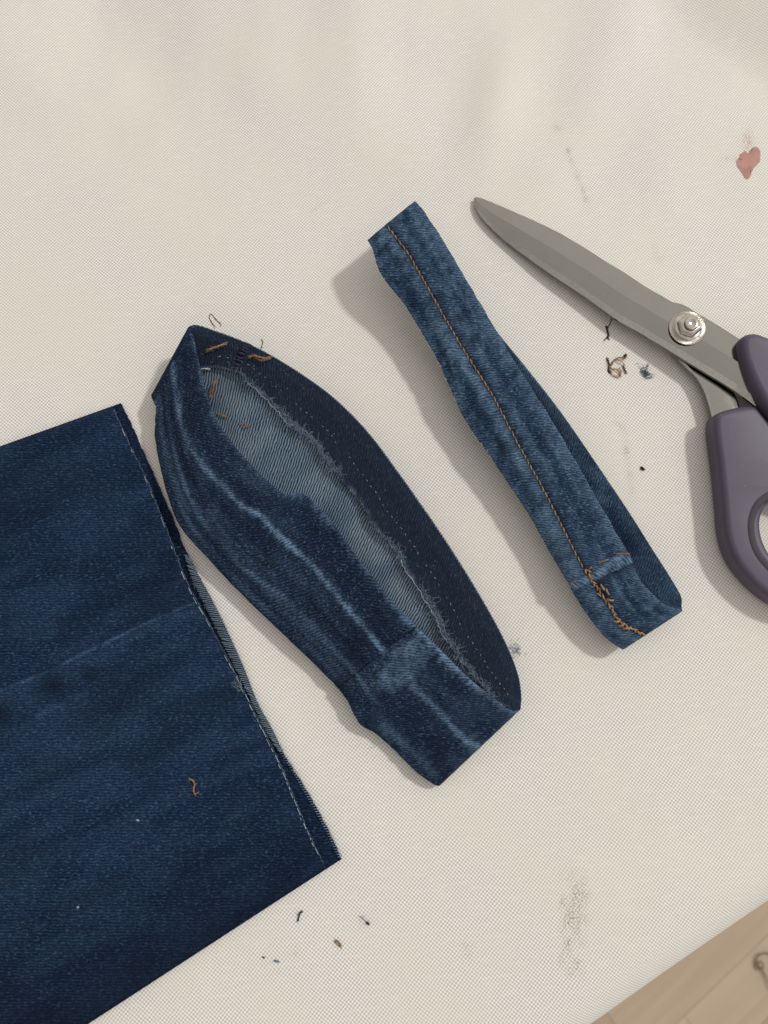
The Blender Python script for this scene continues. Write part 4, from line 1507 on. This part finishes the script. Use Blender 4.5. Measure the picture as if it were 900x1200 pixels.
    g1 = ringtube('grip_ring', [(450 + (x - 450) * 1.0, y) for x, y in [(904, 579), (889, 588), (881, 601), (878, 616), (880, 634), (886, 649), (895, 661), (908, 674), (928, 684), (953, 680), (970, 658), (972, 626), (961, 599), (942, 583), (922, 577)]], 0.0098, 0.0022, 0.0018, M_GRIP)
    up_out = [(863, 402), (869, 397), (880, 396), (902, 404), (940, 415), (990, 425), (1040, 450), (1065, 495), (1050, 540), (1010, 560), (970, 548), (935, 525), (912, 503), (897, 488), (886, 473), (876, 454), (868, 434), (863, 416)]
    up_hole = [(985, 455), (1015, 465), (1034, 490), (1030, 520), (1005, 533), (975, 522), (955, 500), (948, 478), (960, 460)]
    h2 = plate('handle', up_out, up_hole, 0.0056, 0.0094, 0.0028, M_HANDLE)
    h2['label'] = 'upper handle over the tang of the top blade'
    g2 = ringtube('grip_ring', up_hole, 0.0142, 0.0022, 0.0018, M_GRIP)

    # pivot: knurled washer, domed nut with flats, flat cap
    cz = 0.0092
    c = at(805.5, 384.5, cz)
    prof = [(0.0, 0.0), (0.0075, 0.0), (0.0075, 0.0004), (0.0071, 0.0007), (0.0060, 0.00075), (0.0058, 0.0005), (0.0054, 0.0005)]
    nseg = 72
    V, Fq = [], []
    for k in range(nseg * 2):
        an = 2 * math.pi * k / (nseg * 2)
        for (r, h) in prof[1:]:
            hh = h - (0.0006 if (k % 2 and 0.0059 < r < 0.0073) else 0.0)
            V.append(c + np.array([r * math.cos(an), r * math.sin(an), hh]))
    m = len(prof) - 1
    i = np.arange(nseg * 2)[:, None]
    j = np.arange(m - 1)[None]
    Fq = np.stack([i * m + j, (i + 1) % (nseg * 2) * m + j, (i + 1) % (nseg * 2) * m + j + 1, i * m + j + 1], -1).reshape(-1, 4)
    washer = mesh('washer', V, Fq, M_KNURL, shade=False)
    washer['label'] = 'knurled nickel washer ring'
    ns_ = 120
    pr = [(0.0056, 0.0004), (0.0056, 0.0009), (0.0053, 0.0012), (0.0050, 0.0013), (0.0049, 0.0024), (0.0043, 0.0031), (0.0034, 0.0034), (0.0029, 0.0034), (0.0028, 0.0030), (0.0026, 0.0030), (0.0026, 0.0042), (0.00235, 0.0045), (0.0018, 0.00455), (0.0015, 0.0043), (0.0001, 0.0042)]
    V = []
    for k in range(ns_):
        an = 2 * math.pi * k / ns_
        hexr = math.cos(math.pi / 6) / math.cos(((an + 0.35) % (math.pi / 3)) - math.pi / 6)
        for q, (r, h) in enumerate(pr):
            f = hexr if 3 <= q <= 6 else 1.0
            f = 1 + (f - 1) * (0.7 if q == 6 else 1.0)
            V.append(c + np.array([r * f * math.cos(an), r * f * math.sin(an), h]))
    m = len(pr)
    i = np.arange(ns_)[:, None]
    j = np.arange(m - 1)[None]
    Fq = np.stack([i * m + j, (i + 1) % ns_ * m + j, (i + 1) % ns_ * m + j + 1, i * m + j + 1], -1).reshape(-1, 4)
    nut = mesh('pivot_nut', V, Fq, M_NICKEL)
    for o in (washer, nut):
        bm = bmesh.new()
        bm.from_mesh(o.data)
        for e in bm.edges:
            if len(e.link_faces) == 2 and e.calc_face_angle(0) > math.radians(38):
                e.smooth = False
        bm.to_mesh(o.data)
        bm.free()
    into(root, b1, b2, h1, h2, nut, washer)
    g1.parent = h1
    g2.parent = h2


build_scissors()


# ------------------------------------------------------------------ thread scraps and lint
def scrap(name, strands, label, cat='thread', group=None):
    """strands: list of (pixel path with heights in mm, radius in mm, material)."""
    o0 = strands[0][0][0]
    loc = at(o0[0], o0[1], 0)
    mats, V, Fq, Ft, mq, mt, off = [], [], [], [], [], [], 0
    for pts, r, mat in strands:
        t = Tubes()
        n = max(12, 8 * len(pts))
        c_ = spline(mm(pts), n)
        e_ = np.linspace(0, 1, n)
        for st_ in range(3):
            a_ = e_ * (4 + 2 * len(pts)) + st_ * 2.09
            off_ = np.stack([np.cos(a_), np.sin(a_), 0.4 * np.sin(a_ + 1)], -1) * (r * 0.45e-3 * (1 + 1.5 * np.abs(2 * e_ - 1) ** 5))[:, None]
            t.add(c_ + off_, r * 0.5e-3 * (1 + 0.2 * np.sin(e_ * 40 + st_)), 5)
        rq = np.random.default_rng(int(pts[0][0] * 7 + pts[0][1]))
        for _ in range(3 * len(pts)):
            fibre(t, c_[rq.integers(0, n)], rq.normal(0, 1, 3) * [1, 1, 0.3], rq.uniform(0.0005, 0.0016), r * 0.1e-3 + 0.00002, rq, 0.5)
        if mat not in mats:
            mats.append(mat)
        k = mats.index(mat)
        V += t.V
        Fq.append(np.concatenate(t.F) + off)
        Ft.append(np.concatenate(t.T) + off)
        mq.append(np.full(len(Fq[-1]), k))
        mt.append(np.full(len(Ft[-1]), k))
        off += t.n
    o = mesh(name, np.concatenate(V) - loc, [np.concatenate(Fq), np.concatenate(Ft)], mats, mi=np.concatenate(mq + mt))
    o.location = loc
    tag(o, label, cat, group)
    return o


GT = 'thread scraps on the cloth'
scrap('thread_scrap', [
    ([(712, 420, .4), (713, 424, .7), (714, 429, .5), (713, 434, .4), (715, 437, .4)], .38, M_BLACK),
    ([(714, 429, .6), (717, 432, .8), (722, 433, .9), (726, 437, .7), (727, 441, .5)], .30, M_TAN),
    ([(716, 428, .5), (720, 422, 1.0), (726, 419, 1.2), (732, 420, .9), (734, 416, .5)], .32, M_RUST),
    ([(722, 421, .7), (727, 423, 1.3), (731, 426, 1.0), (732, 431, .7), (733, 437, .4)], .30, M_PINKT),
    ([(716, 433, .5), (717, 438, .6), (721, 441, .6), (726, 442, .4), (728, 436, .6), (725, 431, .9)], .33, M_PINKT),
    ([(731, 429, .5), (732, 433, .6), (734, 437, .5)], .35, M_BLACK),
    ([(732, 418, .6), (733, 416, .6)], .45, M_BLACK)],
    'tangled knot of tan, pink and black threads below the scissor blade', 'thread', GT)
scrap('thread_scrap', [
    ([(711, 383, .4), (712, 388, .5), (713, 393, .4), (712, 396, .3)], .42, M_BLACK),
    ([(717, 373, .3), (715, 379, .4), (712, 384, .4)], .16, M_BLACK),
    ([(708, 399, .2), (711, 396, .4), (714, 398, .3)], .18, M_BLACK)],
    'short black thread wisp at the shadow under the scissor blade', 'thread', GT)
LZ = leg_z(226, 920) * 1000
scrap('thread_scrap', [
    ([(222, 913, LZ + .3), (224, 913.5, LZ + .8), (227, 916, LZ + 1.0), (228, 920, LZ + .8), (227, 924, LZ + .6), (227.5, 929, LZ + .5), (229, 931, LZ + .4)], .32, M_TAN),
    ([(226, 926, LZ + .3), (229, 930, LZ + .4), (233, 928, LZ + .3)], .18, M_RUST)],
    'wavy tan thread scrap lying on the navy trouser leg', 'thread')
scrap('thread_scrap', [([(349, 1079, .3), (350, 1075, .6), (351.5, 1070, .5), (354, 1068, .3)], .30, M_NAVYT)],
      'short dark navy thread below the corner of the trouser leg', 'thread', GT)
scrap('thread_scrap', [([(394, 1102, .3), (397, 1104, .6), (399, 1108, .4)], .30, M_RUST), ([(392, 1103, .2), (396, 1107, .5), (400, 1110, .2)], .2, M_TAN)],
      'tiny rust brown thread crumb near the bottom of the cloth', 'thread', GT)
scrap('lint_speck', [([(430, 1081, .2), (431, 1082, .5), (432, 1083, .2)], .34, M_NAVYT), ([(423, 1074, .1), (427, 1078, .2), (430, 1081, .2)], .12, M_FUZZ)],
      'dark lint speck to the right of the rust brown crumb', 'lint')
scrap('lint_speck', [([(322, 1126, .2), (324, 1126, .5), (326, 1127, .2)], .34, M_FUZZ), ([(308, 1121.5, .1), (309.5, 1122.5, .3)], .22, M_NAVYT)],
      'grey lint speck on the cloth just below the trouser leg hem', 'lint')
scrap('lint_speck', [([(752, 548, .2), (753, 549, .6), (754, 550, .2)], .45, M_BLACK)],
      'tiny black speck between the narrow loop and the lower scissor handle', 'lint')

def tuft(px, py, z, n, spread, L, r, mats, label, lean=None, seed=0):
    rq = np.random.default_rng(seed)
    loc = at(px, py, z)
    V, Fq, Ft, mq, mt, off = [], [], [], [], [], 0
    for i, mat in enumerate(mats):
        t = Tubes()
        for _ in range(n // len(mats)):
            d = rq.normal(0, 1, 3) * [1, 1, 0.15] + (np.array(lean) * 5 if lean else 0)
            p = loc + rq.normal(0, spread, 3) * [1, 1, 0]
            if lean:
                p = p + np.array([-lean[1], lean[0], 0]) * rq.choice((-0.0011, 0.0013))
            p = p + np.array([0, 0, rq.uniform(0.0001, 0.0006)])
            fibre(t, p - d / np.linalg.norm(d) * L * 0.5, d, L * rq.uniform(0.5, 1.2), r * rq.uniform(0.6, 1.3), rq, 0.45)
        V += t.V
        Fq.append(np.concatenate(t.F) + off)
        Ft.append(np.concatenate(t.T) + off)
        mq.append(np.full(len(Fq[-1]), i))
        mt.append(np.full(len(Ft[-1]), i))
        off += t.n
    o = mesh('lint_tuft', np.concatenate(V) - loc, [np.concatenate(Fq), np.concatenate(Ft)], mats, mi=np.concatenate(mq + mt))
    o.location = loc
    return tag(o, label, 'lint')


tuft(603, 761, 0.0001, 46, 0.0012, 0.0030, 0.000045, [M_FUZZ, M_SPECK], 'faint blue fluff on the cloth beside the lower end of the wide loop', seed=4)
tuft(278, 803, leg_z(277, 804), 40, 0.0009, 0.0022, 0.00006, [M_FUZZ, M_SPECK], 'pale blue fluff at the stitched edge of the trouser leg', seed=5)
tuft(759, 436, 0.0001, 34, 0.0006, 0.0042, 0.00013, [M_BLUE, M_FUZZ, M_NAVYT], 'small blue lint tuft right of the tangled thread knot', lean=(0.85, 0.5, 0), seed=6)
for x, y, r, lab in ((161, 961, .2, 'bright white lint dot on the trouser leg, below its tan thread'), (91, 1063, .16, 'small white lint dot low on the trouser leg near its dark corner')):
    z = leg_z(x, y) * 1000
    scrap('lint_speck', [([(x - .8, y, z + .1), (x, y - .3, z + .3), (x + .9, y + .3, z + .1)], r, M_WHITE)], lab, 'lint')
